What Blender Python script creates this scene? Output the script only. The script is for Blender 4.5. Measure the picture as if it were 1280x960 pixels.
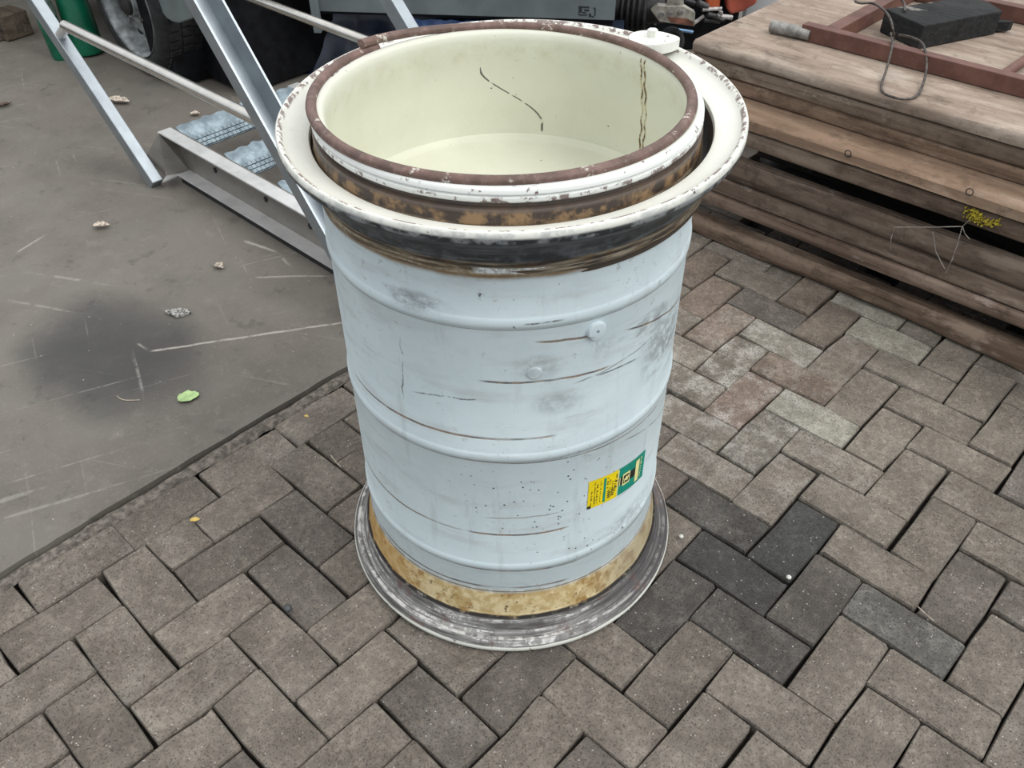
import bpy, bmesh, math, random
from mathutils import Vector, Matrix, noise as mnoise

for o in list(bpy.data.objects):
    bpy.data.objects.remove(o)
sc = bpy.context.scene
COL = sc.collection
R = math.radians
PI = math.pi

# ------------------------------------------------------------------ camera
CAM = Vector((0.41697, -0.93436, 1.44916))
RIGHT = Vector((0.72942938, 0.684032, -0.00574475))
DOWN = Vector((0.44609267, -0.48203175, -0.75408668))
FWD = Vector((-0.51858857, 0.54749029, -0.65674978))
cd = bpy.data.cameras.new('camera')
cam = bpy.data.objects.new('camera', cd)
COL.objects.link(cam)
M = Matrix.Identity(4)
for i in range(3):
    M[i][0] = RIGHT[i]; M[i][1] = -DOWN[i]; M[i][2] = -FWD[i]; M[i][3] = CAM[i]
cam.matrix_world = M
cd.sensor_fit = 'HORIZONTAL'
cd.sensor_width = 36.0
cd.lens = 1078.93 / 1280 * 36.0
cd.clip_start = 0.05
sc.camera = cam

# ------------------------------------------------------------------ light
w = bpy.data.worlds.new('world'); sc.world = w
w.use_nodes = True
nt = w.node_tree; nt.nodes.clear()
out = nt.nodes.new('ShaderNodeOutputWorld')
bg = nt.nodes.new('ShaderNodeBackground')
tc = nt.nodes.new('ShaderNodeTexCoord')
sep = nt.nodes.new('ShaderNodeSeparateXYZ')
rmp = nt.nodes.new('ShaderNodeValToRGB')
nt.links.new(tc.outputs['Generated'], sep.inputs[0])
nt.links.new(sep.outputs['Z'], rmp.inputs[0])
nt.links.new(rmp.outputs[0], bg.inputs['Color'])
nt.links.new(bg.outputs[0], out.inputs[0])
rmp.color_ramp.elements[0].position = 0.0
rmp.color_ramp.elements[0].color = (0.20, 0.215, 0.23, 1)
rmp.color_ramp.elements[1].position = 0.85
rmp.color_ramp.elements[1].color = (1.0, 1.0, 1.0, 1)
el = rmp.color_ramp.elements.new(0.32); el.color = (0.60, 0.65, 0.70, 1)
bg.inputs['Strength'].default_value = 1.55
sd = bpy.data.lights.new('sun', 'SUN'); sd.energy = 1.6; sd.angle = R(32); sd.color = (1.0, 0.99, 0.97)
sun = bpy.data.objects.new('sun', sd); COL.objects.link(sun)
sun.rotation_euler = Vector((-0.95, -0.32, -1.0)).to_track_quat('-Z', 'Y').to_euler()
sun.location = (3, 1, 4)

def ground(px, py, z=0.0):        # the point of height z that the photograph shows at px, py
    d = RIGHT * ((px - 640) / 1078.93) + DOWN * ((py - 480) / 1078.93) + FWD
    return CAM + d * ((z - CAM.z) / d.z)
def face(px, py, y):              # the same on an upright plane of constant y
    d = RIGHT * ((px - 640) / 1078.93) + DOWN * ((py - 480) / 1078.93) + FWD
    return CAM + d * ((y - CAM.y) / d.y)
vs = sc.view_settings
vs.view_transform = 'Standard'; vs.look = 'None'; vs.gamma = 1.0; vs.use_curve_mapping = False
vs.exposure = 0.0

# ------------------------------------------------------------------ node helper
class NT:
    def __init__(s, name):
        s.m = bpy.data.materials.new(name); s.m.use_nodes = True
        s.t = s.m.node_tree; s.t.nodes.clear()
        s.o = s.t.nodes.new('ShaderNodeOutputMaterial')
        s.b = s.t.nodes.new('ShaderNodeBsdfPrincipled')
        s.t.links.new(s.b.outputs[0], s.o.inputs[0])
    def put(s, sock, v):
        if hasattr(v, 'is_linked') or isinstance(v, bpy.types.NodeSocket):
            s.t.links.new(v, sock)
        elif isinstance(v, (tuple, list)):
            sock.default_value = tuple(v) + ((1,) if len(v) == 3 and sock.type == 'RGBA' else ())
        else:
            sock.default_value = v
    def set(s, **k):
        for n, v in k.items(): s.put(s.b.inputs[n.replace('_', ' ')], v)
    def math(s, op, a, b=0.0, c=None, clamp=False):
        n = s.t.nodes.new('ShaderNodeMath'); n.operation = op; n.use_clamp = clamp
        s.put(n.inputs[0], a); s.put(n.inputs[1], b)
        if c is not None: s.put(n.inputs[2], c)
        return n.outputs[0]
    def mul(s, a, b): return s.math('MULTIPLY', a, b)
    def add(s, a, b): return s.math('ADD', a, b)
    def sub(s, a, b): return s.math('SUBTRACT', a, b)
    def mx(s, a, b): return s.math('MAXIMUM', a, b)
    def mix(s, f, a, b, mode='MIX'):
        n = s.t.nodes.new('ShaderNodeMix'); n.data_type = 'RGBA'; n.blend_type = mode
        s.put(n.inputs[0], f); s.put(n.inputs[6], a); s.put(n.inputs[7], b)
        return n.outputs[2]
    def step(s, v, lo, hi):          # smooth 0..1 between lo and hi
        n = s.t.nodes.new('ShaderNodeMapRange'); n.interpolation_type = 'SMOOTHSTEP'
        s.put(n.inputs[0], v); n.inputs[1].default_value = lo; n.inputs[2].default_value = hi
        return n.outputs[0]
    def coord(s, kind='Object'):
        return s.t.nodes.new('ShaderNodeTexCoord').outputs[kind]
    def pos(s):
        return s.t.nodes.new('ShaderNodeNewGeometry').outputs['Position']
    def scale(s, v, x, y=None, z=None):
        n = s.t.nodes.new('ShaderNodeVectorMath'); n.operation = 'MULTIPLY'
        s.put(n.inputs[0], v); n.inputs[1].default_value = (x, x if y is None else y, x if z is None else z)
        return n.outputs[0]
    def vadd(s, a, b):
        n = s.t.nodes.new('ShaderNodeVectorMath'); n.operation = 'ADD'
        s.put(n.inputs[0], a); s.put(n.inputs[1], b); return n.outputs[0]
    def xyz(s, v):
        n = s.t.nodes.new('ShaderNodeSeparateXYZ'); s.put(n.inputs[0], v); return n.outputs
    def comb(s, x, y, z):
        n = s.t.nodes.new('ShaderNodeCombineXYZ')
        for i, q in enumerate((x, y, z)): s.put(n.inputs[i], q)
        return n.outputs[0]
    def noise(s, v, sc_, det=4, rough=0.55, dist=0.0):
        n = s.t.nodes.new('ShaderNodeTexNoise'); s.put(n.inputs['Vector'], v)
        n.inputs['Scale'].default_value = sc_; n.inputs['Detail'].default_value = det
        n.inputs['Roughness'].default_value = rough; n.inputs['Distortion'].default_value = dist
        return n.outputs[0]
    def voro(s, v, sc_, feat='F1', out='Distance'):
        n = s.t.nodes.new('ShaderNodeTexVoronoi'); n.feature = feat
        s.put(n.inputs['Vector'], v); n.inputs['Scale'].default_value = sc_
        return n.outputs[out]
    def objinfo(s): return s.t.nodes.new('ShaderNodeObjectInfo').outputs
    def bump(s, h, strength=0.3, dist=0.002):
        n = s.t.nodes.new('ShaderNodeBump'); s.put(n.inputs['Height'], h)
        n.inputs['Strength'].default_value = strength; n.inputs['Distance'].default_value = dist
        s.t.links.new(n.outputs[0], s.b.inputs['Normal'])
    def gauss2(s, v, cx, cy, rx, ry):   # 1 at the centre, 0 outside the ellipse in x, y
        o = s.xyz(v)
        a = s.math('POWER', s.math('ABSOLUTE', s.mul(s.sub(o[0], cx), 1 / rx)), 2)
        b = s.math('POWER', s.math('ABSOLUTE', s.mul(s.sub(o[1], cy), 1 / ry)), 2)
        return s.step(s.add(a, b), 1.0, 0.0)

# ------------------------------------------------------------------ materials
MAT = {}
def simple(name, col, rough=0.5, metal=0.0, nscale=20, namt=0.15, bump=0.0, spec=0.5):
    t = NT(name); v = t.coord()
    n = t.noise(v, nscale, 5)
    c2 = tuple(max(0, c * (1 - 2 * namt)) for c in col); c3 = tuple(min(1, c * (1 + namt)) for c in col)
    t.set(Base_Color=t.mix(t.step(n, .3, .7), c2, c3), Roughness=rough, Metallic=metal)
    t.b.inputs['Specular IOR Level'].default_value = spec
    if bump: t.bump(t.noise(v, nscale * 4, 4), bump, 0.002)
    MAT[name] = t.m
    return t.m

def brick_mat():
    t = NT('brick'); oi = t.objinfo(); p = t.pos()
    pv = t.vadd(t.coord(), t.scale(oi['Location'], 7.3))
    n1 = t.noise(pv, 9, 5, .6); n2 = t.noise(pv, 70, 5, .65); n3 = t.noise(pv, 260, 3, .6)
    base = oi['Color']
    c = t.mix(t.step(n1, .3, .75), t.mix(1, base, (.72, .70, .68), 'MULTIPLY'), t.mix(1, base, (1.2, 1.19, 1.17), 'MULTIPLY'))
    c = t.mix(t.mul(t.step(n2, .45, .66), .7), c, t.mix(1, c, (1.55, 1.53, 1.5), 'MULTIPLY'))
    c = t.mix(t.mul(t.step(n3, .5, .34), .8), c, t.mix(1, c, (.42, .41, .40), 'MULTIPLY'))
    # pale mineral grains
    vd = t.voro(p, 95); vn = t.noise(p, 37, 2)
    c = t.mix(t.mul(t.step(vd, .17, .08), t.step(vn, .5, .58)), c, (.42, .40, .36))
    # lime bloom, amount per brick in alpha
    bl = t.mul(oi['Alpha'], t.step(t.add(t.mul(t.noise(p, 16, 6, .65), .7), t.mul(t.noise(p, 60, 4, .7), .3)), .45, .62))
    c = t.mix(t.mul(t.mul(bl, t.step(n3, .3, .55)), .72), c, (.52, .50, .455))
    t.set(Base_Color=c, Roughness=.88)
    t.b.inputs['Specular IOR Level'].default_value = .3
    t.bump(t.add(t.mul(n2, .8), t.mul(n3, .7)), .7, .005)
    MAT['brick'] = t.m
brick_mat()

def slab_mat():
    t = NT('concrete'); p = t.pos()
    n0 = t.noise(p, 1.3, 4, .55); n1 = t.noise(p, 4.5, 6, .6); n2 = t.noise(p, 30, 6, .65); n3 = t.noise(p, 180, 4, .6)
    c = t.mix(t.step(n0, .35, .65), (.126, .110, .093), (.166, .149, .128))
    c = t.mix(t.mul(t.step(n1, .4, .72), .55), c, (.175, .162, .142))
    c = t.mix(t.mul(t.step(n1, .5, .3), .4), c, (.09, .086, .078))
    c = t.mix(t.mul(t.step(n2, .5, .75), .35), c, (.20, .186, .165))
    n5 = t.noise(p, 11, 7, .72)
    c = t.mix(t.mul(t.step(n5, .55, .68), .45), c, (.215, .198, .172))
    c = t.mix(t.mul(t.step(n5, .44, .33), .55), c, (.075, .068, .060))
    c = t.mix(t.mul(t.step(n3, .55, .72), .35), c, (.26, .24, .21))
    # greenish film
    c = t.mix(t.mul(t.step(t.noise(p, 2.2, 3), .5, .7), .35), c, (.125, .13, .108))
    # oil stain
    pd = t.vadd(p, t.scale(t.noise(p, 7, 4), .0))
    st = t.add(t.gauss2(p, -1.60, -.36, .42, .30), t.mul(t.sub(n1, .5), 1.1))
    c = t.mix(t.mul(t.step(st, .12, 1.15), .82), c, (.030, .031, .032))
    def seg(c, a, b_, wd, amt):
        (ax, ay), (bx, by) = (a.x, a.y), (b_.x, b_.y); L = math.hypot(bx - ax, by - ay); ux, uy = (bx - ax) / L, (by - ay) / L
        q = t.xyz(p); dx, dy = t.sub(q[0], ax), t.sub(q[1], ay)
        al = t.add(t.mul(dx, ux), t.mul(dy, uy)); ac = t.math('ABSOLUTE', t.add(t.sub(t.mul(dy, ux), t.mul(dx, uy)), t.mul(t.sub(n1, .5), .03)))
        m_ = t.mul(t.step(ac, wd, wd * .3), t.mul(t.step(al, 0, .02), t.step(al, L, L - .06)))
        return t.mix(t.mul(t.mul(m_, t.step(n2, .30, .5)), amt), c, (.42, .39, .35))
    for a_, b_, wd, amt in (((186, 441), (445, 402), .006, .75), ((170, 430), (188, 441), .005, .6), ((304, 301), (352, 320), .008, .8), ((318, 348), (420, 346), .006, .55), ((352, 322), (366, 338), .006, .5), ((20, 318), (62, 292), .007, .45)):
        c = seg(c, ground(*a_), ground(*b_), wd, amt)
    # pale drag scratches (stretched noise)
    o = t.xyz(p)
    for k, (ang, sc_) in enumerate(((.5, 1.0), (-.35, 1.3), (1.2, .9))):
        ca, sa = math.cos(ang), math.sin(ang)
        u = t.add(t.mul(o[0], ca), t.mul(o[1], sa)); v = t.sub(t.mul(o[1], ca), t.mul(o[0], sa))
        sn = t.noise(t.comb(t.mul(u, 1.2 * sc_), t.mul(v, 42), k * 3.7), 1.0, 3, .5)
        c = t.mix(t.mul(t.mul(t.step(sn, .66, .74), t.step(n2, .38, .55)), .45), c, (.34, .32, .29))
    vd = t.voro(p, 42); vn = t.noise(p, 21, 2)
    c = t.mix(t.mul(t.step(vd, .09, .05), t.step(vn, .56, .62)), c, (.45, .43, .38))
    t.set(Base_Color=c, Roughness=t.math('MULTIPLY_ADD', n2, .3, .45))
    t.b.inputs['Specular IOR Level'].default_value = .35
    t.bump(t.add(t.mul(n2, .6), t.mul(n3, .35)), .4, .004)
    MAT['concrete'] = t.m
slab_mat()

def soil_mat(name, col):
    t = NT(name); p = t.pos()
    n = t.noise(p, 60, 6, .7)
    t.set(Base_Color=t.mix(t.step(n, .35, .7), tuple(c * .5 for c in col), tuple(c * 1.6 for c in col)), Roughness=.95)
    t.bump(t.noise(p, 120, 5, .7), .8, .006)
    MAT[name] = t.m
soil_mat('joint_soil', (.028, .025, .022))
soil_mat('mortar', (.150, .130, .110))
soil_mat('yard_ground', (.16, .15, .14))

RW = R  # alias
def wheel_paint(name, kind):
    """old painted steel of the wheel: local x axis faces the photographer, theta by atan2"""
    t = NT(name); v = t.coord(); o = t.xyz(v)
    th = t.mul(t.math('ARCTAN2', o[1], o[0]), 180 / PI)
    z = o[2]
    arc = t.comb(t.mul(th, .0050), z, 0.0)            # unrolled metres
    nA = t.noise(v, 5, 5, .6); nB = t.noise(v, 38, 5, .65); nC = t.noise(v, 150, 4, .6)
    jit = t.mul(t.sub(t.noise(v, 14, 4, .6), .5), .012)
    if kind == 'outer':
        c = t.mix(t.step(nA, .3, .7), (.515, .600, .622), (.60, .688, .710))
        c = t.mix(t.mul(t.step(nB, .52, .75), .35), c, (.50, .54, .54))
    elif kind == 'inner':
        c = t.mix(t.step(nA, .3, .7), (.60, .605, .495), (.67, .675, .56))
        c = t.mix(t.mul(t.step(nB, .55, .8), .3), c, (.58, .58, .46))
    elif kind == 'dish':
        c = t.mix(t.step(nA, .3, .7), (.72, .72, .65), (.80, .80, .73))
        c = t.mix(t.mul(t.step(nB, .56, .8), .3), c, (.55, .56, .50))
    else:
        c = t.mix(t.step(nA, .3, .7), (.52, .53, .49), (.66, .67, .62))
    rough = .42
    def rng(a, b, soft=2.0):
        return t.mul(t.step(th, a - soft, a + soft), t.step(th, b + soft, b - soft))
    def line(zc, wd, a, b, slope=0.0, j=0.3, soft=2.0):
        zz = t.sub(t.sub(z, zc), t.add(t.mul(jit, j), t.mul(th, slope)))
        return t.mul(t.step(t.math('ABSOLUTE', zz), wd, wd * .35), rng(a, b, soft))
    def blob(tc_, zc, rt, rz):
        a = t.math('POWER', t.math('ABSOLUTE', t.mul(t.sub(th, tc_), 1 / rt)), 2)
        b = t.math('POWER', t.math('ABSOLUTE', t.mul(t.sub(z, zc), 1 / rz)), 2)
        return t.step(t.add(a, b), 1.0, 0.0)
    def chips(sc_, lo, hi, msk):
        return t.mul(t.step(t.noise(v, sc_, 5, .7), lo, hi), msk)
    hgt = nC
    if kind == 'outer':
        # grey rub marks and grime
        stretch = t.noise(t.comb(t.mul(th, .03), t.mul(z, 26), 0), 1.0, 5, .6)
        g = t.mul(t.step(stretch, .50, .72), .5)
        c = t.mix(g, c, (.40, .425, .43))
        sm = t.mx(t.mul(blob(62, .60, 22, .10), .8), t.mx(t.mul(blob(45, .665, 26, .035), .7), t.mx(t.mul(blob(-27, .755, 12, .022), .8), t.mul(blob(50, .225, 34, .035), .55))))
        sm = t.mx(sm, t.mx(t.mul(blob(8, .655, 9, .03), .4), t.mul(blob(14, .585, 10, .03), .45)))
        gsm = t.mul(t.step(t.noise(t.comb(t.mul(th, .045), t.mul(z, 24), .3), 1, 7, .72), .40, .58), t.step(t.noise(v, 60, 5, .7), .30, .58))
        c = t.mix(t.mul(t.mul(sm, gsm), .95), c, (.16, .17, .175))
        # fine hoop-wise scuffs
        sc0 = t.noise(t.comb(t.mul(th, .035), t.mul(z, 150), 1.7), 1.0, 4, .6)
        c = t.mix(t.mul(t.mul(t.step(sc0, .64, .70), t.step(nA, .42, .58)), .5), c, (.23, .24, .24))
        c = t.mix(t.mul(t.step(t.noise(t.comb(t.mul(th, .16), t.mul(z, 5), 4.1), 1, 5, .65), .56, .70), .30), c, (.36, .385, .385))
        c = t.mix(t.mul(t.mul(t.step(t.noise(v, 90, 4, .7), .60, .66), t.step(t.noise(v, 8, 3), .5, .6)), .5), c, (.27, .26, .25))
        # rust weeps round the drum, dark lines along the beads' lower edges
        rl = t.mx(line(.5150, .0032, -63, 13, 0, .25), line(.2865, .0030, -70, 19, 0, .35))
        rl = t.mx(rl, t.mx(line(.704, .0028, 8, 23, -.0004, .7), line(.137, .003, -60, 20, 0, .5)))
        rl = t.mx(rl, t.mx(line(.724, .0022, 37, 85, -.0012, .5), line(.630, .0026, -8, 30, -.0001, .6)))
        for zb in (.187, .463, .7245): rl = t.mx(rl, t.mul(line(zb, .0012, -80, 80, 0, .05), .6))
        rl = t.mx(rl, t.mul(line(.463, .0022, -25, 60, -.0002, .3), .8))
        rl = t.mx(rl, t.mx(t.mul(line(.186, .0028, -30, 62, -.0001, .3), .9), t.mul(line(.3305, .0018, -8, 16, 0, .8), .6)))
        rl = t.mul(rl, t.step(t.noise(v, 9, 3), .25, .5))
        c = t.mix(t.mul(rl, .85), c, t.mix(t.step(nB, .4, .6), (.052, .034, .024), (.21, .125, .062)))
        # dark scratches
        dl = t.mx(line(.600, .0018, -30, -8, .0006, 1.5), t.mx(line(.735, .0020, 4, 14, .0002, .4), line(.6255, .0022, 27, 42, -.0003, .6)))
        dl = t.mx(dl, t.mx(t.mul(line(.500, .002, 42, 74, -.0014, .6), .9), t.mul(line(.605, .0022, 20, 52, .0006, 1.2), .7)))
        vert = t.mul(t.step(t.math('ABSOLUTE', t.sub(t.sub(th, -33), t.mul(t.sub(t.noise(v, 10, 3), .5), 12))), .34, .12), t.mul(t.step(z, .555, .575), t.step(z, .69, .64)))
        dl = t.mx(dl, vert)
        c = t.mix(t.mul(t.mul(dl, t.step(nB, .38, .54)), .8), c, (.05, .047, .045))
        # chips: spatter of small dark pits and missing flakes
        vd = t.voro(t.scale(arc, 1, 1, 1), 78); vn = t.noise(v, 26, 2)
        pit = t.mul(t.step(vd, .17, .10), t.mul(t.step(vn, .38, .46), t.mx(blob(10, .37, 40, .15), t.mul(blob(20, .225, 26, .04), .9))))
        c = t.mix(pit, c, (.025, .024, .024))
        fl = chips(62, .665, .69, t.mx(blob(10, .79, 60, .035), t.mx(blob(20, .735, 60, .012), blob(30, .21, 40, .03))))
        c = t.mix(fl, c, (.04, .038, .038))
        # cream and brown scale near the seats
        up = t.step(t.add(z, t.mul(jit, .9)), .803, .815)
        sc1 = t.mix(t.step(t.noise(t.comb(t.mul(th, .06), t.mul(z, 150), 0), 1, 4, .6), .42, .6), (.075, .055, .038), (.36, .31, .22))
        sc1 = t.mix(t.mul(rng(-9, 17, 1), t.mul(t.step(z, .817, .819), t.step(z, .829, .827))), sc1, (.62, .66, .66))
        sc1 = t.mix(t.mul(t.step(t.math('ABSOLUTE', t.sub(z, .8125)), .004, .0015), .9), sc1, (.20, .115, .04))
        c = t.mix(up, c, t.mix(t.mul(t.step(nC, .4, .6), .6), sc1, (.13, .09, .05)))
        up2 = t.mul(t.step(t.add(z, t.mul(jit, .6)), .885, .89), t.step(z, .9165, .914))
        rustc = t.mix(t.step(nB, .42, .6), (.035, .024, .019), (.20, .125, .062))
        rustc = t.mix(t.mul(t.step(z, .902, .907), .8), rustc, (.105, .082, .070))
        c = t.mix(up2, c, rustc)
        gl = t.step(z, .9165, .918)
        whit = t.mix(t.step(t.noise(v, 40, 5, .65), .62, .68), (.70, .715, .69), (.16, .105, .095))
        whit = t.mix(t.mul(t.step(t.noise(v, 24, 5, .7), .62, .67), .9), whit, (.10, .062, .055))
        whit = t.mix(t.mul(t.step(z, .9258, .9240), t.mul(t.step(t.noise(v, 38, 5, .7), .50, .56), .9)), whit, (.15, .10, .09))
        c = t.mix(gl, c, whit)
        hgt = t.add(t.mul(nC, .5), t.mul(t.mx(rl, fl), -2.0))
    if kind == 'inner':
        # dark scratch: wandering curve down the far wall
        path = t.add(t.mul(t.sub(.872, z), 290), 0)
        tha = t.math('FLOORED_MODULO', t.sub(th, 190), 360) if False else t.sub(t.math('MODULO', t.add(t.sub(th, 190), 720), 360), 0)
        tgt = t.sub(360.0, t.mul(t.step(z, .872, .770), 23.0))
        d = t.math('ABSOLUTE', t.sub(tha, tgt))
        s = t.mul(t.step(d, .6, .25), t.mul(t.step(z, .752, .757), t.step(z, .876, .872)))
        s = t.mul(s, t.step(t.noise(v, 55, 3), .40, .5))
        c = t.mix(t.mul(s, .9), c, (.045, .042, .036))
        fl = t.mul(t.step(t.noise(v, 75, 4, .6), .71, .73), 1.0)
        c = t.mix(fl, c, (.09, .085, .07))
        ed = t.mul(t.step(t.add(z, t.mul(jit, .6)), .905, .93), .3)
        c = t.mix(ed, c, (.62, .62, .55))
        gr = t.mul(t.mul(t.step(z, .87, .90), t.step(z, .93, .91)), t.step(nB, .4, .7))
        c = t.mix(t.mul(gr, .25), c, (.42, .38, .25))
    if kind == 'dish':
        lip = t.step(t.math('ABSOLUTE', t.sub(t.math('SQRT', t.add(t.mul(o[0], o[0]), t.mul(o[1], o[1]))), .3385)), .0042, .0022)
        ch = t.mul(lip, t.mul(t.step(t.noise(v, 62, 5, .7), .49, .54), t.step(o[2], -.008, -.004)))
        c = t.mix(ch, c, (.235, .185, .17))
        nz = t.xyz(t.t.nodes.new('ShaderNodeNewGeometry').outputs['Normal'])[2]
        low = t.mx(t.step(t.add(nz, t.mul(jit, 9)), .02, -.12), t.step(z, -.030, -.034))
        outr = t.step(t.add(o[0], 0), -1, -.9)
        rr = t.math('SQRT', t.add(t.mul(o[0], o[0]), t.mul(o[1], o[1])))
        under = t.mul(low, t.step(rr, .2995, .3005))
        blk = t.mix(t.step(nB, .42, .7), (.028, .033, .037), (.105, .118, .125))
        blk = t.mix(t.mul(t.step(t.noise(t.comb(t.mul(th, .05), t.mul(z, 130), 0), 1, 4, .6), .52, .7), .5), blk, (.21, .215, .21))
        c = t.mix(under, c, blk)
        brn = t.mix(t.step(t.noise(t.comb(t.mul(th, .06), t.mul(z, 170), 0), 1, 4, .6), .4, .62), (.035, .026, .02), (.27, .23, .165))
        brn = t.mix(t.mul(t.step(nB, .5, .66), .5), brn, (.15, .085, .035))
        c = t.mix(t.step(t.add(z, t.mul(jit, .5)), -.067, -.072), c, brn)
        edge = t.mul(t.step(rr, .338, .342), t.mul(t.step(z, -.024, -.021), t.step(t.noise(v, 45, 5, .7), .64, .69)))
        c = t.mix(t.mul(t.mul(t.step(rr, .343, .3445), t.step(nB, .42, .6)), .6), c, (.36, .38, .38))
        c = t.mix(edge, c, (.085, .075, .07))
        inn = t.mul(t.step(rr, .3005, .2998), t.step(z, -.021, -.024))
        c = t.mix(inn, c, (.06, .045, .035))
    if kind == 'flange':
        rr = t.math('SQRT', t.add(t.mul(o[0], o[0]), t.mul(o[1], o[1])))
        rings = t.noise(t.comb(t.mul(th, .035), t.mul(rr, 210), t.mul(z, 60)), 1, 5, .65)
        g = t.mix(t.step(rings, .36, .62), (.075, .071, .068), (.27, .265, .255))
        g = t.mix(t.mul(t.step(t.noise(v, 42, 6, .72), .50, .62), .65), g, (.085, .08, .077))
        g = t.mix(t.mul(t.mul(t.step(rings, .52, .62), t.step(t.noise(v, 55, 6, .72), .46, .58)), .95), g, (.66, .65, .62))
        g = t.mix(t.mul(t.mul(t.step(t.math('ABSOLUTE', t.sub(rr, .3235)), .004, .002), t.step(t.noise(v, 34, 6, .7), .44, .56)), .8), g, (.60, .59, .56))
        g = t.mix(t.mul(t.step(th, 15, 60), .72), g, (.050, .046, .047))
        g = t.mix(t.mul(t.step(t.noise(v, 20, 4), .58, .68), .7), g, (.12, .075, .065))
        seat = t.mix(t.step(nB, .40, .6), (.46, .34, .155), (.64, .53, .31))
        seat = t.mix(t.mul(t.step(t.noise(v, 26, 5, .7), .50, .62), .8), seat, (.26, .135, .03))
        seat = t.mix(t.mul(t.step(t.noise(v, 48, 5, .7), .6, .66), .9), seat, (.10, .06, .03))
        seat = t.mix(t.mul(t.step(th, -30, -55), .55), seat, (.42, .21, .035))
        seat = t.mix(t.mul(t.step(th, 25, 50), .6), seat, (.30, .265, .19))
        top = t.step(t.add(z, t.mul(jit, .5)), .119, .126)
        seat = t.mix(top, seat, t.mix(t.step(nB, .45, .6), (.40, .39, .34), (.56, .58, .56)))
        c = t.mix(t.step(t.add(z, t.mul(jit, .8)), .060, .067), g, seat)
        c = t.mix(t.mul(t.step(t.math('ABSOLUTE', t.sub(t.add(z, t.mul(jit, .5)), .0625)), .0045, .0015), t.step(nB, .30, .48)), c, (.022, .019, .016))
        c = t.mix(t.mul(t.step(t.math('ABSOLUTE', t.sub(z, .1262)), .0016, .0006), .8), c, (.07, .055, .04))
        lipm = t.step(t.add(z, t.mul(jit, .25)), .0150, .0135)
        c = t.mix(lipm, c, t.mix(t.step(nB, .6, .68), (.60, .61, .55), (.16, .14, .12)))
        rough = .5
        hgt = t.add(t.mul(nC, .6), t.mul(rings, .5))
    t.set(Base_Color=c, Roughness=t.math('MULTIPLY_ADD', nB, .3, rough - .12))
    t.b.inputs['Specular IOR Level'].default_value = .4
    t.bump(hgt, .22, .002)
    MAT[name] = t.m
wheel_paint('wheel_paint_outer', 'outer')
wheel_paint('wheel_paint_inner', 'inner')
wheel_paint('ring_paint', 'dish')
wheel_paint('flange_metal', 'flange')

def lockring_mat():
    t = NT('lock_ring_primer'); v = t.coord()
    n = t.noise(v, 22, 6, .65); n2 = t.noise(v, 90, 4, .65)
    c = t.mix(t.step(n, .35, .7), (.095, .056, .044), (.185, .108, .088))
    c = t.mix(t.mul(t.step(n2, .5, .7), .5), c, (.24, .165, .145))
    c = t.mix(t.mul(t.step(t.noise(v, 34, 5, .75), .60, .66), .9), c, (.62, .60, .53))
    c = t.mix(t.mul(t.step(t.noise(v, 17, 5, .7), .58, .70), .5), c, (.14, .10, .065))
    t.set(Base_Color=c, Roughness=.55); t.bump(n2, .4, .002)
    MAT['lock_ring_primer'] = t.m
lockring_mat()

def clamp_mat():
    t = NT('clamp_paint'); v = t.coord()
    c = t.mix(t.step(t.noise(v, 60, 5), .3, .7), (.70, .71, .63), (.80, .80, .74))
    c = t.mix(t.step(t.noise(v, 55, 5, .7), .62, .66), c, (.09, .07, .05))
    t.set(Base_Color=c, Roughness=.4); MAT['clamp_paint'] = t.m
clamp_mat()

def wood_mat(name, base, dark, light, grain=55, stain=.6):
    t = NT(name); oi = t.objinfo(); v = t.vadd(t.coord(), t.scale(oi['Location'], 3.1)); o = t.xyz(v)
    g = t.noise(t.comb(t.mul(o[0], 1.6), t.mul(o[1], grain), t.mul(o[2], grain)), 1, 6, .62, .6)
    big = t.noise(t.comb(t.mul(o[0], 1.8), t.mul(o[1], 5), t.mul(o[2], 9)), 1, 5, .6)
    med = t.noise(t.scale(v, 9, 18, 18), 1, 6, .65)
    f = t.noise(v, 140, 4, .6)
    c = t.mix(t.step(g, .34, .68), dark, base)
    c = t.mix(t.mul(t.step(big, .48, .70), .8), c, light)
    c = t.mix(t.mul(t.step(med, .50, .32), stain), c, tuple(x * .6 for x in dark))
    c = t.mix(t.mul(t.step(t.noise(t.comb(t.mul(o[0], 5), t.mul(o[1], 9), t.mul(o[2], 9)), 1, 6, .7), .60, .68), .55), c, (.36, .33, .30))
    gr = t.noise(t.scale(v, 5, 12, 16), 1, 7, .72)
    dr = t.noise(t.scale(v, 15, 12, 14), 1, 6, .72)
    c = t.mix(t.mul(t.step(dr, .46, .34), .5), c, tuple(x * .55 for x in dark))
    c = t.mix(t.mul(t.step(gr, .47, .30), .75), c, tuple(x * .45 for x in dark))
    c = t.mix(t.mul(t.step(gr, .56, .70), .5), c, tuple(min(.6, x * 1.25) for x in light))
    c = t.mix(t.mul(t.step(f, .40, .25), .5), c, tuple(x * .4 for x in dark))
    c = t.mix(1, c, oi['Color'], 'MULTIPLY')
    t.set(Base_Color=c, Roughness=.85)
    t.b.inputs['Specular IOR Level'].default_value = .25
    t.bump(t.add(g, t.mul(f, .4)), .6, .004)
    MAT[name] = t.m
wood_mat('wood_pale', (.35, .285, .235), (.24, .185, .148), (.43, .37, .315), 26, .45)
wood_mat('wood_brown', (.178, .138, .110), (.098, .072, .056), (.275, .228, .188), 45, .6)
wood_mat('wood_dirty', (.10, .088, .072), (.045, .038, .03), (.16, .14, .115), 50, .5)
wood_mat('wood_black', (.028, .028, .028), (.014, .014, .014), (.040, .040, .040), 80, .3)

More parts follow.
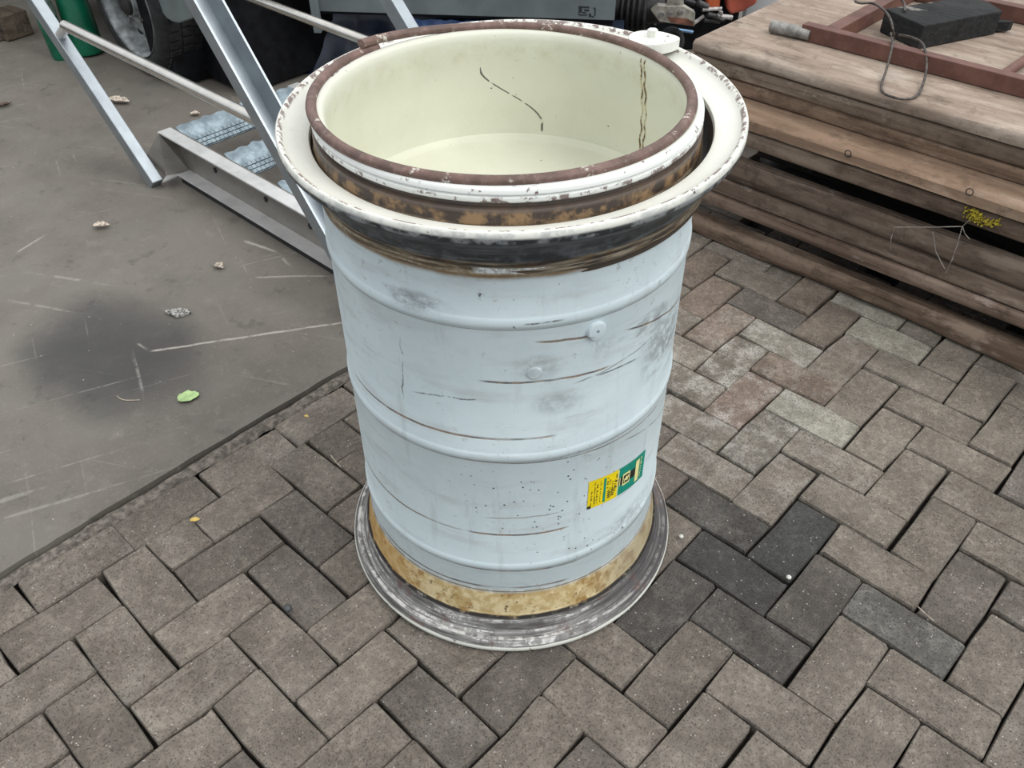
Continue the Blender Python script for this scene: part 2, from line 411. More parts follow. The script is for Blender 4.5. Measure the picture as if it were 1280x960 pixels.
def metal_mat(name, base, rough, dirt, met=.9, bscale=220):
    t = NT(name); v = t.coord(); o = t.xyz(v)
    n = t.noise(v, 12, 5, .6); br = t.noise(t.comb(t.mul(o[0], 8), t.mul(o[1], bscale), t.mul(o[2], bscale)), 1, 3)
    c = t.mix(t.step(n, .35, .7), base, tuple(x * .82 for x in base))
    c = t.mix(t.mul(t.step(t.noise(v, 30, 5, .7), .58, .72), dirt), c, (.10, .085, .07))
    t.set(Base_Color=c, Metallic=met, Roughness=t.math('MULTIPLY_ADD', br, .15, rough))
    t.bump(br, .06, .001)
    MAT[name] = t.m
metal_mat('stair_metal', (.70, .70, .69), .30, .25, .45)
metal_mat('stair_web', (.25, .232, .208), .34, .55, .6)
metal_mat('rail_steel', (.66, .63, .58), .17, .12)
metal_mat('post_zinc', (.37, .41, .44), .32, .15, .8)
def zinc_mat():
    t = NT('zinc_tread'); v = t.coord()
    n = t.noise(v, 30, 5, .65)
    vo = t.voro(v, 60, 'F1', 'Color')
    c = t.mix(t.step(n, .35, .68), (.15, .195, .225), (.29, .36, .40))
    c = t.mix(t.mul(t.step(t.noise(v, 12, 4), .5, .7), .5), c, (.12, .15, .175))
    t.set(Base_Color=c, Metallic=.35, Roughness=.5); t.bump(n, .4, .003)
    MAT['zinc_tread'] = t.m
zinc_mat()
def frame_mat():
    t = NT('red_oxide'); v = t.coord()
    n = t.noise(v, 14, 6, .65)
    c = t.mix(t.step(n, .35, .7), (.098, .040, .028), (.150, .068, .048))
    c = t.mix(t.mul(t.step(t.noise(v, 60, 5, .7), .58, .7), .5), c, (.18, .115, .085))
    t.set(Base_Color=c, Roughness=.6); t.bump(t.noise(v, 90, 4), .2, .002); MAT['red_oxide'] = t.m
frame_mat()
simple('pipe_grey', (.29, .28, .26), .5, .3, 40, .25)
simple('wire_steel', (.095, .08, .068), .45, .5, 60, .3)
simple('rubber', (.014, .014, .015), .75, 0, 40, .3, .3)
simple('wheel_silver', (.27, .29, .29), .5, .3, 25, .25)
simple('hub_dark', (.035, .032, .032), .6, .3, 40, .3)
simple('nut_steel', (.45, .45, .44), .35, .8, 40, .2)
simple('body_grey', (.155, .185, .185), .35, .1, 8, .1)
simple('black_chassis', (.006, .0065, .008), .7, 0, 20, .3, 0, .15)
simple('alu_panel', (.185, .215, .220), .45, .3, 6, .1)
simple('decal_black', (.025, .027, .03), .5)
simple('navy_tarp', (.012, .022, .050), .28, 0, 12, .25, .2)
simple('blue_tarp', (.10, .18, .42), .35, 0, 12, .2, .2)
simple('light_leg', (.36, .38, .38), .5, .2)
simple('green_plastic', (.004, .125, .066), .35, 0, 12, .18)
simple('green_grey', (.155, .215, .18), .6, 0, 30, .25)
simple('rust_bracket', (.36, .34, .29), .55, .2, 18, .3)
simple('rust_red', (.20, .085, .055), .65, .1, 30, .3)
simple('machine_orange', (.55, .125, .045), .45, 0, 9, .2)
simple('machine_red', (.42, .095, .060), .4, 0, 9, .2)
simple('machine_dark', (.045, .044, .046), .6, .2, 30, .35)
simple('machine_pale', (.45, .42, .40), .55, .2, 40, .35)
simple('machine_highlight', (.22, .38, .60), .4, .2, 20, .2)
simple('white_sheet', (.78, .80, .82), .5, 0, 6, .05)
simple('wall_boards', (.040, .034, .028), .9, 0, 8, .3, .4)
simple('leaf_green', (.40, .56, .24), .5, 0, 60, .12)
simple('leaf_dry', (.56, .48, .40), .7, 0, 120, .3)
simple('leaf_brown', (.10, .065, .045), .7, 0, 120, .3)
simple('bark_chip', (.34, .33, .31), .85, 0, 160, .45, .6)
simple('petal_yellow', (.70, .50, .13), .5, 0, 60, .15)
simple('pebble', (.62, .61, .57), .7, 0, 200, .15)
simple('pebble_dark', (.055, .06, .062), .5, 0, 200, .15)
simple('twig', (.42, .36, .28), .7, 0, 100, .2)
simple('lichen', (.42, .33, .025), .8, 0, 150, .3)
simple('cobweb', (.32, .28, .25), .6, 0, 60, .2)
simple('sticker_yellow', (.85, .66, .005), .4, 0, 50, .05)
simple('sticker_green', (.005, .27, .185), .4, 0, 50, .08)
simple('sticker_black', (.02, .022, .018), .45)
simple('sticker_pale', (.85, .80, .35), .4, 0, 50, .05)
simple('hole_dark', (.008, .008, .008), .9)

# ------------------------------------------------------------------ geometry helpers
def link(name, me, parent=None, loc=None):
    o = bpy.data.objects.new(name, me); COL.objects.link(o)
    if parent: o.parent = parent
    if loc is not None: o.location = loc
    return o
def tag(o, label=None, cat=None, group=None, kind=None):
    if label: o['label'] = label
    if cat: o['category'] = cat
    if group: o['group'] = group
    if kind: o['kind'] = kind
    return o
def thing(name, label, cat, loc=(0, 0, 0), rotz=0.0, group=None):
    o = bpy.data.objects.new(name, None); COL.objects.link(o)
    o.empty_display_size = .05
    o.location = loc; o.rotation_euler = (0, 0, rotz)
    return tag(o, label, cat, group)

class MB:
    def __init__(s): s.v = []; s.f = []; s.mi = []
    def put(s, vs, fs, m=0):
        b = len(s.v); s.v += [tuple(p) for p in vs]
        s.f += [tuple(b + i for i in f) for f in fs]; s.mi += [m] * len(fs)
    def box(s, c, size, M3=None, m=0):
        hx, hy, hz = [q / 2 for q in size]
        vs = [Vector((x, y, z)) for z in (-hz, hz) for y in (-hy, hy) for x in (-hx, hx)]
        if M3 is not None: vs = [M3 @ p for p in vs]
        s.put([p + Vector(c) for p in vs], [(0, 2, 3, 1), (4, 5, 7, 6), (0, 1, 5, 4), (2, 6, 7, 3), (0, 4, 6, 2), (1, 3, 7, 5)], m)
    def prism(s, poly, d0, d1, axis='y', m=0, T=None):
        """poly: list of (a,b); extruded along axis between d0 and d1"""
        n = len(poly); vs = []
        for d in (d0, d1):
            for a, b in poly:
                p = {'y': (a, d, b), 'x': (d, a, b), 'z': (a, b, d)}[axis]
                vs.append(Vector(p))
        if T is not None: vs = [T @ p for p in vs]
        fs = [tuple(range(n)), tuple(range(2 * n - 1, n - 1, -1))]
        fs += [(i, n + i, n + (i + 1) % n, (i + 1) % n) for i in range(n)]
        s.put(vs, fs, m)
    def sweep(s, pts, section, up=Vector((0, 0, 1)), cap=True, m=0, closed=False):
        """section: list of (a,b) in the plane (side, up) perpendicular to the path"""
        pts = [Vector(p) for p in pts]; n = len(pts); k = len(section); vs = []
        for i, p in enumerate(pts):
            if closed: d = pts[(i + 1) % n] - pts[i - 1]
            else: d = pts[min(i + 1, n - 1)] - pts[max(i - 1, 0)]
            d.normalize()
            side = d.cross(up)
            if side.length < 1e-5: side = d.cross(Vector((1, 0, 0)))
            side.normalize(); u = side.cross(d)
            vs += [p + side * a + u * b for a, b in section]
        fs = []
        for i in range(n if closed else n - 1):
            j = (i + 1) % n
            for q in range(k):
                r = (q + 1) % k
                fs.append((i * k + q, i * k + r, j * k + r, j * k + q))
        if cap and not closed:
            fs.append(tuple(range(k - 1, -1, -1))); fs.append(tuple((n - 1) * k + q for q in range(k)))
        s.put(vs, fs, m)
    def tube(s, pts, r, n=10, m=0, closed=False, cap=True, up=Vector((0, 0, 1))):
        s.sweep(pts, [(r * math.cos(2 * PI * i / n), r * math.sin(2 * PI * i / n)) for i in range(n)], up, cap, m, closed)
    def lathe(s, prof, n=128, mats=None, closed=True, T=None, a0=0, a1=2 * PI):
        k = len(prof); full = abs(a1 - a0 - 2 * PI) < 1e-6; vs = []
        rows = n if full else n + 1
        for i in range(rows):
            a = a0 + (a1 - a0) * i / n
            for r, z in prof:
                p = Vector((r * math.cos(a), r * math.sin(a), z))
                vs.append(T @ p if T is not None else p)
        b = len(s.v); s.v += [tuple(p) for p in vs]
        for i in range(n):
            j = (i + 1) % rows
            for q in range(k if closed else k - 1):
                r = (q + 1) % k
                s.f.append((b + i * k + q, b + j * k + q, b + j * k + r, b + i * k + r))
                s.mi.append(mats[q] if mats else 0)
    def build(s, name, mats, parent=None, loc=None, smooth=False, ang=40, origin=None):
        me = bpy.data.meshes.new(name)
        vs = s.v
        if origin is not None:
            vs = [tuple(Vector(p) - Vector(origin)) for p in vs]
        me.from_pydata(vs, [], s.f)
        if not isinstance(mats, (list, tuple)): mats = [mats]
        for m in mats: me.materials.append(MAT[m])
        for p, i in zip(me.polygons, s.mi): p.material_index = i
        bm = bmesh.new(); bm.from_mesh(me); bmesh.ops.recalc_face_normals(bm, faces=bm.faces); bm.to_mesh(me); bm.free()
        if smooth:
            me.shade_smooth()
            try: me.set_sharp_from_angle(angle=R(ang))
            except Exception: pass
        me.update()
        o = link(name, me, parent, loc)
        if origin is not None: o.location = origin
        return o

def bevel(o, w=.003, seg=2):
    b = o.modifiers.new('bevel', 'BEVEL'); b.width = w; b.segments = seg; b.limit_method = 'ANGLE'; b.angle_limit = R(40)
    return o

def rnd_box(name, c, size, mat, parent=None, bev=.004, rotz=0, M3=None):
    m = MB(); m.box((0, 0, 0), size, M3)
    o = m.build(name, mat, parent, c); o.rotation_euler = (0, 0, rotz)
    bevel(o, bev); return o

# ================================================================== ground
S = .105
g = MB(); g.box((-.4, 1.0, -.062), (9, 8, .04))
bed = g.build('paving_bed', 'joint_soil')
bed.name = 'brick_paving'
tag(bed, 'herringbone brick paving around the white steel drum', 'paving', kind='structure')

# concrete slab with a slightly ragged edge
rnd = random.Random(4)
edge = []
y = -3.0
while y < 1.95:
    edge.append((-1.092 + .006 * mnoise.noise(Vector((y * 6, 0, 3))) + .004 * mnoise.noise(Vector((y * 25, 1, 0))), y)); y += .025
poly = [(-6, -3.0)] + edge + [(-1.09, 5.0), (-6, 5.0)]
g = MB(); g.prism(poly, -.045, .004, 'z')
slab = g.build('concrete_slab', 'concrete')
tag(slab, 'smooth brown-grey concrete yard slab left of the brick paving', 'floor', kind='structure')
g = MB(); g.box((2.0, 4.6, -.03), (6.2, 4.9, .05)); yd = g.build('yard_floor', 'yard_ground')
tag(yd, 'pale yard ground behind the timber stack', 'floor', kind='structure')

# broken mortar strip between slab and border bricks
g = MB(); nx, ny = 6, 200
vs = []
for j in range(ny + 1):
    y = -2.6 + 4.5 * j / ny
    for i in range(nx + 1):
        f = i / nx; e0 = -1.088 + .005 * mnoise.noise(Vector((y * 9, 5, 0)))
        x = e0 + (-1.049 - e0) * f + .003 * mnoise.noise(Vector((y * 40, i * 3.1, 2)))
        z = -.006 + .006 * mnoise.noise(Vector((x * 60, y * 60, 0))) + .004 - (.010 if i in (0,) else 0) - (.006 if i == nx else 0)
        z += -.012 * max(0, mnoise.noise(Vector((x * 14, y * 14, 7))))
        vs.append((x, y, z))
fs = [(j * (nx + 1) + i, j * (nx + 1) + i + 1, (j + 1) * (nx + 1) + i + 1, (j + 1) * (nx + 1) + i) for j in range(ny) for i in range(nx)]
g.put(vs, fs); ms = g.build('mortar_strip', 'mortar', smooth=True)
tag(ms, 'crumbling strip of mortar along the edge of the concrete slab', 'mortar', kind='structure')

# bricks --------------------------------------------------------------------
def brick_mesh(name, L, W, seed):
    r = random.Random(seed)
    hl, hw = L / 2 - .0018, W / 2 - .0018
    c = .0035
    base = [(-hl + c, -hw), (-hl * .1, -hw), (hl - c, -hw), (hl, -hw + c), (hl, hw - c), (hl - c, hw), (hl * .15, hw), (-hl + c, hw), (-hl, hw - c), (-hl, -hw + c)]
    o = [(x + r.uniform(-.0028, .0028), y + r.uniform(-.0028, .0028)) for x, y in base]
    if r.random() < .35:      # chipped corner
        k = r.choice([0, 2, 4, 7]); o[k] = (o[k][0] * .93, o[k][1] * .93)
    n = len(o)
    vs = []
    for x, y in o: vs.append((x * .980, y * .962, r.uniform(-.0013, .0013)))
    for x, y in o: vs.append((x, y, -.0050 + r.uniform(-.0014, .0014)))
    for x, y in o: vs.append((x, y, -.044))
    fs = [tuple(range(n))] + [(q * n + i, (q + 1) * n + i, (q + 1) * n + (i + 1) % n, q * n + (i + 1) % n) for q in (0, 1) for i in range(n)]
    me = bpy.data.meshes.new(name); me.from_pydata(vs, [], fs); me.materials.append(MAT['brick'])
    bm = bmesh.new(); bm.from_mesh(me); bmesh.ops.recalc_face_normals(bm, faces=bm.faces); bm.to_mesh(me); bm.free()
    return me
FULL = [brick_mesh('brick', 2 * S, S, k) for k in range(14)]
HALF = [brick_mesh('half_brick', S, S, 50 + k) for k in range(5)]
def project(P):
    d = Vector(P) - CAM; zc = d.dot(FWD)
    if zc < .05: return None
    return 640 + 1078.93 * d.dot(RIGHT) / zc, 480 + 1078.93 * d.dot(DOWN) / zc, zc
AX = Vector((-.4295, -.046, 0))
cells = []
for i in range(-26, 30):
    for j in range(-24, 40):
        if (i + j) % 4 == 0:      # brick lying along x from (i,j)
            a, b = i, i + 2
            if b <= -9: pass
            elif a < -9: cells.append((-8.5, j + .5, 0, 'h', (i, j)))
            else: cells.append((i + 1.0, j + .5, 0, 'f', (i, j)))
        if (i + j) % 4 == 2 and i >= -9:
            cells.append((i + .5, j + 1.0, 1, 'f', (i, j)))
for k in range(-14, 12):          # border course
    cells.append((-9.5, -6.21 + 2 * k + 1.0, 1, 'b', (-10, k)))
special = {  # lattice cell: (colour, bloom)
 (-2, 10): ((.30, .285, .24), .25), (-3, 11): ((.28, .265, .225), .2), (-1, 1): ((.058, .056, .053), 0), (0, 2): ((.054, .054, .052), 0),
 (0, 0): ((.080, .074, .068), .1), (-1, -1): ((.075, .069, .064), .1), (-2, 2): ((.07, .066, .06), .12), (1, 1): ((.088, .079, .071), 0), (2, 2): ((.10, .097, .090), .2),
 (-2, 6): ((.25, .24, .205), .5), (-4, 8): ((.22, .205, .175), .6), (-3, 7): ((.175, .14, .115), .3), (-3, 5): ((.20, .155, .13), .8),
 (-4, 10): ((.16, .13, .105), .15), (-3, 9): ((.155, .128, .105), .1), (-2, 4): ((.155, .14, .12), .6), (-2, 8): ((.18, .155, .13), .3)}
rb = random.Random(11)
ranked = []
for c in cells:
    x, y = c[0] * S, c[1] * S
    if not (-1.1 < x < 3.0 and -2.3 < y < 3.3): continue
    if x > -.9 and y > 1.42: continue
    p = project((x, y, 0)); vis = False; sz = 0
    if p and -70 < p[0] < 1350 and -70 < p[1] < 1030:
        vis = True; sz = 1 / p[2]
        if y > 1.27: vis = False
        if (Vector((x, y, 0)) - AX).length < .26: vis = False
        # hidden behind the drum
        u, v_ = p[0], p[1]
        if 470 < u < 815 and 60 < v_ < 700: vis = False
    ranked.append((vis, sz, c))
ranked.sort(key=lambda q: (-q[0], -q[1]))
stuff = MB(); nb = 0
for vis, sz, (u, v, ori, kind, ij) in ranked:
    x, y = u * S, v * S
    me = rb.choice(HALF if kind == 'h' else FULL)
    rz = (PI / 2 if ori else 0) + (PI if rb.random() < .5 else 0) + rb.gauss(0, .009)
    zz = rb.gauss(0, .0016) + .0035 * mnoise.noise(Vector((x * 3, y * 3, 0)))
    tx, ty = rb.gauss(0, .009), rb.gauss(0, .009)
    dx, dy = rb.gauss(0, .0011), rb.gauss(0, .0011)
    if kind == 'b': zz -= .004
    if vis and nb < 300:
        o = bpy.data.objects.new('brick', me); COL.objects.link(o); o.parent = bed; nb += 1
        o.location = (x + dx, y + dy, zz); o.rotation_euler = (tx, ty, rz)
        if ij in special and kind != 'b':
            col, bl = special[ij]
        else:
            k = rb.gauss(1, .075)
            right = min(1, max(0, (y - x * .15 - .15) / .75))    # bricks grow paler towards the far right
            base = Vector((.160, .141, .121)).lerp(Vector((.184, .164, .138)), right)
            if rb.random() < .30 and x < -.15 and y > .45: base = Vector((.172, .138, .114))
            if rb.random() < .10: base = Vector((.118, .104, .092))
            col = base * k
            d = ((x + .36) / .42) ** 2 + ((y - .58) / .42) ** 2
            bl = max(0, 1 - d) * rb.uniform(.55, 1.0) + (.12 if rb.random() < .3 else .03)
        o.color = (col[0], col[1], col[2], min(1, bl))
    else:
        T = Matrix.Translation((x + dx, y + dy, zz)) @ Matrix.Rotation(rz, 4, 'Z')
        stuff.put([T @ q.co for q in me.vertices], [tuple(p.vertices) for p in me.polygons])
so = stuff.build('far_bricks', 'brick', bed); so['kind'] = 'stuff'; so.color = (.15, .13, .112, .05)

# ================================================================== the white wheel drum
AZ0 = -.80954
wheel = thing('wheel_rim', 'tall white painted steel wheel drum standing upright on the brick paving', 'wheel rim', (AX.x, AX.y, 0.004), AZ0)
def bead(zc, h=.011, a=.0032, R0=.2885):
    return [(R0, zc - h), (R0 + a * .25, zc - h * .72), (R0 + a * .95, zc - h * .5), (R0 + a, zc), (R0 + a * .95, zc + h * .5), (R0 + a * .4, zc + h * .80), (R0, zc + h)]
outer = [(.2885, .045)] + bead(.198) + bead(.474) + bead(.7355)
outer += [(.2885, .808), (.2895, .812), (.2895, .880), (.2862, .886), (.2862, .9045), (.2845, .908), (.2765, .909), (.2755, .912), (.2755, .9155),
          (.2835, .9175), (.2850, .9205), (.2850, .9245), (.2815, .9262), (.2815, .9275), (.2845, .929), (.2842, .9335), (.2810, .9365)]
inner = [(.2745, .9375), (.2690, .936), (.2655, .931), (.2645, .922), (.2660, .908), (.2695, .888), (.2735, .868), (.2765, .845), (.2785, .815), (.2792, .79)]
inner += [(.2792, .748), (.2765, .742), (.2757, .737), (.2765, .731), (.2792, .725), (.2792, .60), (.2792, .45), (.2792, .30), (.2792, .15), (.2792, .045)]
g = MB(); prof = outer + inner
g.lathe(prof, 224, [0] * (len(outer)) + [1] * (len(inner)))
barrel = g.build('barrel', ['wheel_paint_outer', 'wheel_paint_inner'], wheel, smooth=True, ang=50)
fl = [(.2887, .130), (.2905, .121), (.2930, .106), (.2958, .086), (.2978, .072), (.2985, .0655), (.3030, .0615), (.3050, .053), (.3066, .0420), (.3090, .0330), (.3125, .0275), (.3165, .0262),
      (.3205, .0275), (.3245, .0282), (.3285, .0258), (.3312, .0205), (.3325, .0160), (.3360, .0135), (.3368, .0085), (.3345, .0020), (.3310, .0000), (.3260, .0040), (.3200, .0120), (.3080, .0230), (.2990, .0400), (.2950, .0550), (.2887, .0700)]
g = MB(); g.lathe(fl, 224)
g.build('bottom_flange', 'flange_metal', wheel, smooth=True, ang=50)
g = MB(); g.lathe([(.2793, .748), (.2740, .7445), (.2700, .7395), (.2640, .7375), (.2400, .7370), (.0300, .7350), (.0300, .7260), (.2793, .7260)], 160)
g.build('wheel_disc', 'wheel_paint_inner', wheel, smooth=True, ang=50)
# boss under the upper bead, a faint weld patch, inner weld seam
def on_drum(thd, z, dr=0.0, R0=.2885):
    a = R(thd); r = R0 + dr
    return Vector((r * math.cos(a), r * math.sin(a), z))
def disc_on_drum(name, thd, zc, rad, hgt, mat, parent, n=28, hole=0):
    a = R(thd); nrm = Vector((math.cos(a), math.sin(a), 0)); tan = Vector((-math.sin(a), math.cos(a), 0)); up = Vector((0, 0, 1))
    c = on_drum(thd, zc); m = MB()
    prof_ = [(rad * 1.06, -.004), (rad * 1.02, hgt * .45), (rad * .93, hgt * .9), (rad * .8, hgt)]
    prof_ += [(hole, hgt), (hole, -.001)] if hole else []
    T = Matrix((tuple(tan) + (0,), tuple(up) + (0,), tuple(nrm) + (0,), (0, 0, 0, 1))).transposed(); T.translation = c
    k = len(prof_)
    m.lathe(prof_, n, closed=False, T=T)
    b = len(m.v)
    m.v += [tuple(T @ Vector((prof_[-1][0] * math.cos(2 * PI * i / n), prof_[-1][0] * math.sin(2 * PI * i / n), prof_[-1][1]))) for i in range(n)]
    m.f.append(tuple(b + i for i in range(n))); m.mi.append(1 if hole else 0)
    return m.build(name, [mat, 'hole_dark'], parent, smooth=True, ang=30)
disc_on_drum('valve_boss', 25.0, .7035, .0150, .0055, 'wheel_paint_outer', wheel, hole=.0028)
disc_on_drum('weld_patch', 7.0, .6460, .0110, .0016, 'wheel_paint_outer', wheel, hole=0)
m = MB()
for k, off in enumerate((-.9, .9)):
    pts = []
    for i in range(40):
        z = .930 - .19 * i / 39
        for (ra, za), (rb_, zb) in zip(inner, inner[1:]):
            if zb <= z <= za: rr = ra + (rb_ - ra) * (za - z) / max(1e-6, za - zb) - .0003; break
        a = R(124.6 + off + .35 * math.sin(i * .9 + k))
        pts.append(Vector((rr * math.cos(a), rr * math.sin(a), z)))
    m.tube(pts, .0016, 6)
t = NT('seam_rust'); v = t.coord()
t.set(Base_Color=t.mix(t.step(t.noise(v, 60, 4, .7), .42, .56), (.60, .56, .38), (.16, .095, .035)), Roughness=.6); MAT['seam_rust'] = t.m
sm = m.build('weld_seam', 'seam_rust', wheel); tag(sm, 'rust-stained vertical weld seam inside the drum')

# sticker ------------------------------------------------------------------
stk = MB()
def stk_quad(s0, t0, s1, t1, mat, lift, n=8):
    """s along the label (0 left .. 1 right), t up (0 .. 1); the label runs up to the right in the photo but level on the drum"""
    vs = []
    for i in range(n + 1):
        s_ = s0 + (s1 - s0) * i / n
        for t_ in (t0, t1):
            thd = 26.5 + 28.0 * s_
            z0 = .3165 - .0155 * s_; z1 = .3855 - .0165 * s_
            vs.append(on_drum(thd, z0 + (z1 - z0) * t_, lift))
    stk.put(vs, [(2 * i, 2 * i + 2, 2 * i + 3, 2 * i + 1) for i in range(n)], mat)
L0, L1, L2 = .0008, .00115, .0014
stk_quad(0, 0, .455, 1, 0, L0); stk_quad(.455, 0, 1, 1, 1, L0)
stk_quad(.0, 0, .05, .10, 2, L1)
stk_quad(.445, .02, .463, .98, 3, L1, 2)
stk_quad(.222, .05, .258, .93, 1, L1, 2)
rs = random.Random(5)
def textline(s0, s1, a, b, mat, dens=.8, step_=.05):
    t_ = a
    while t_ < b:
        ln = step_ * rs.uniform(.5, 1.2)
        if rs.random() < dens:
            q = rs.random()
            stk_quad(s0, t_, s1 if q < .6 else (s0 + s1) / 2, min(b, t_ + ln * .62), mat, L1, 1)
        t_ += ln
textline(.040, .062, .10, .62, 2); textline(.085, .103, .08, .9, 2); textline(.118, .140, .12, .85, 2); textline(.172, .188, .12, .88, 2)
for k in range(4): textline(.275 + k * .04, .295 + k * .04, .30, .9 - .07 * k, 2, .55)
textline(.290, .335, .14, .42, 2, .95, .07); textline(.345, .395, .16, .42, 2, .95, .07); textline(.402, .436, .28, .50, 2, .9, .07); textline(.415, .440, .60, .88, 2, .9, .08)
# green half: black band, yellow badge with a leaping animal mark, yellow name box
stk_quad(.463, .36, .80, .66, 2, L1)
stk_quad(.480, .36, .492, .66, 3, L2, 2)
stk_quad(.535, .30, .672, .72, 3, L2, 3)
stk_quad(.552, .36, .655, .66, 2, L2 + .0002, 3)
for q in ((.565, .46, .63, .54), (.565, .40, .578, .50), (.615, .40, .628, .50), (.625, .50, .645, .60), (.59, .54, .615, .60)): stk_quad(*q, 3, L2 + .0004, 1)
stk_quad(.785, .10, .865, .88, 3, L2, 2)
textline(.800, .850, .14, .84, 2, .95, .10)
textline(.895, .925, .15, .9, 3, .8, .09)
st = stk.build('sticker', ['sticker_yellow', 'sticker_green', 'sticker_black', 'sticker_pale'], wheel)
tag(st, 'yellow and green printed parts sticker')

# ================================================================== loose flange ring on top of the drum
ring = thing('flange_ring', 'dished white flange ring seated round the top of the tall drum', 'rim ring', (-.4322, -.0358, .9185), 0)
Nn = Vector((.0092, -.0336, 1)).normalized()
ring.rotation_euler = Nn.to_track_quat('Z', 'Y').to_euler()
q = ring.rotation_euler.to_matrix()
# spin so that the local x axis faces the photographer, like the drum
xl = Vector((math.cos(AZ0), math.sin(AZ0), 0)); xl = (xl - Nn * xl.dot(Nn)).normalized(); yl = Nn.cross(xl)
ring.rotation_euler = Matrix((xl, yl, Nn)).transposed().to_euler()
pr_ = [(.3452, -.004), (.3448, .0005), (.3425, .0028), (.3395, .0026), (.3370, .0004), (.3352, -.0030), (.3290, -.0075), (.3210, -.0110), (.3120, -.0135), (.3040, -.0150), (.3000, -.0165), (.2985, -.020),
       (.2985, -.055), (.2975, -.090), (.2975, -.097), (.2978, -.1005), (.2985, -.098), (.2990, -.092), (.3010, -.090), (.3015, -.084), (.3000, -.081), (.3030, -.077), (.3040, -.068), (.3075, -.055), (.3140, -.043), (.3230, -.034), (.3330, -.0265), (.3400, -.0205), (.3440, -.0145), (.3452, -.0095)]
g = MB(); g.lathe(pr_, 224)
g.build('flange', 'ring_paint', ring, smooth=True, ang=45)
# clamp lug with bolt on the far right of the ring
lug = MB(); outl = []
for i in range(28):
    a = 2 * PI * i / 28
    x, y_ = .033 * math.cos(a), .031 * math.sin(a)
    if x > 0: x = x * 1.55; y_ = y_ * (1 - .45 * (x / .051) ** 2)
    outl.append((x, y_))
lug.prism(outl, -.010, .009, 'z')
Rm = ring.rotation_euler.to_matrix().to_4x4(); Tw = Matrix.Translation(ring.location) @ Rm
def to_ring(P): return Tw.inverted() @ Vector(P)
lo = lug.build('clamp_plate', 'clamp_paint', ring)
lo.location = to_ring(ground(810, 53, .9385))
dirl = Rm.inverted().to_3x3() @ Vector((.80, .60, 0)); lo.rotation_euler = (0, 0, math.atan2(dirl.y, dirl.x))
bevel(lo, .002)
bt = MB(); bt.prism([(.0085 * math.cos(PI / 3 * k), .0085 * math.sin(PI / 3 * k)) for k in range(6)], .008, .0205, 'z')
bo = bt.build('bolt_head', 'clamp_paint', lo); bo.location = (.006, .002, 0)
bs = MB(); bs.prism([(.004 * math.cos(PI / 6 * k), .004 * math.sin(PI / 6 * k)) for k in range(12)], -.03, 0, 'z'); b2 = bs.build('bolt_shank', 'hub_dark', lo); b2.location = (.024, -.008, 0)

# ================================================================== split lock ring
lk = MB(); pts = []
cx, cy = -.4396, -.0471
import math as _m
aS = math.atan2(.10, -.25)
def ring_pt(a, z, r=.2752): return Vector((cx + r * math.cos(a), cy + r * math.sin(a), z))
# the split end: image (455,55) lies at the far left of the ring
pe = ground(457, 56, .957); a_end = math.atan2(pe.y - cy, pe.x - cx)
sec = [(.0078 * math.cos(2 * PI * i / 12), .0070 * math.sin(2 * PI * i / 12)) for i in range(12)]
N = 170
for i in range(N + 1):
    f = i / N
    a = a_end - f * R(367)             # starts at the split, runs round the right side and back under
    z = .9440 + .0125 * max(0, 1 - f / .12) ** 1.2 - .002 * max(0, (f - .97) / .03)
    pts.append(ring_pt(a, z))
lk.sweep(pts, sec)
lr = lk.build('lock_ring', 'lock_ring_primer', smooth=True, ang=60, origin=(cx, cy, .944))
tag(lr, 'split red-brown steel lock ring lying on the drum mouth', 'lock ring')

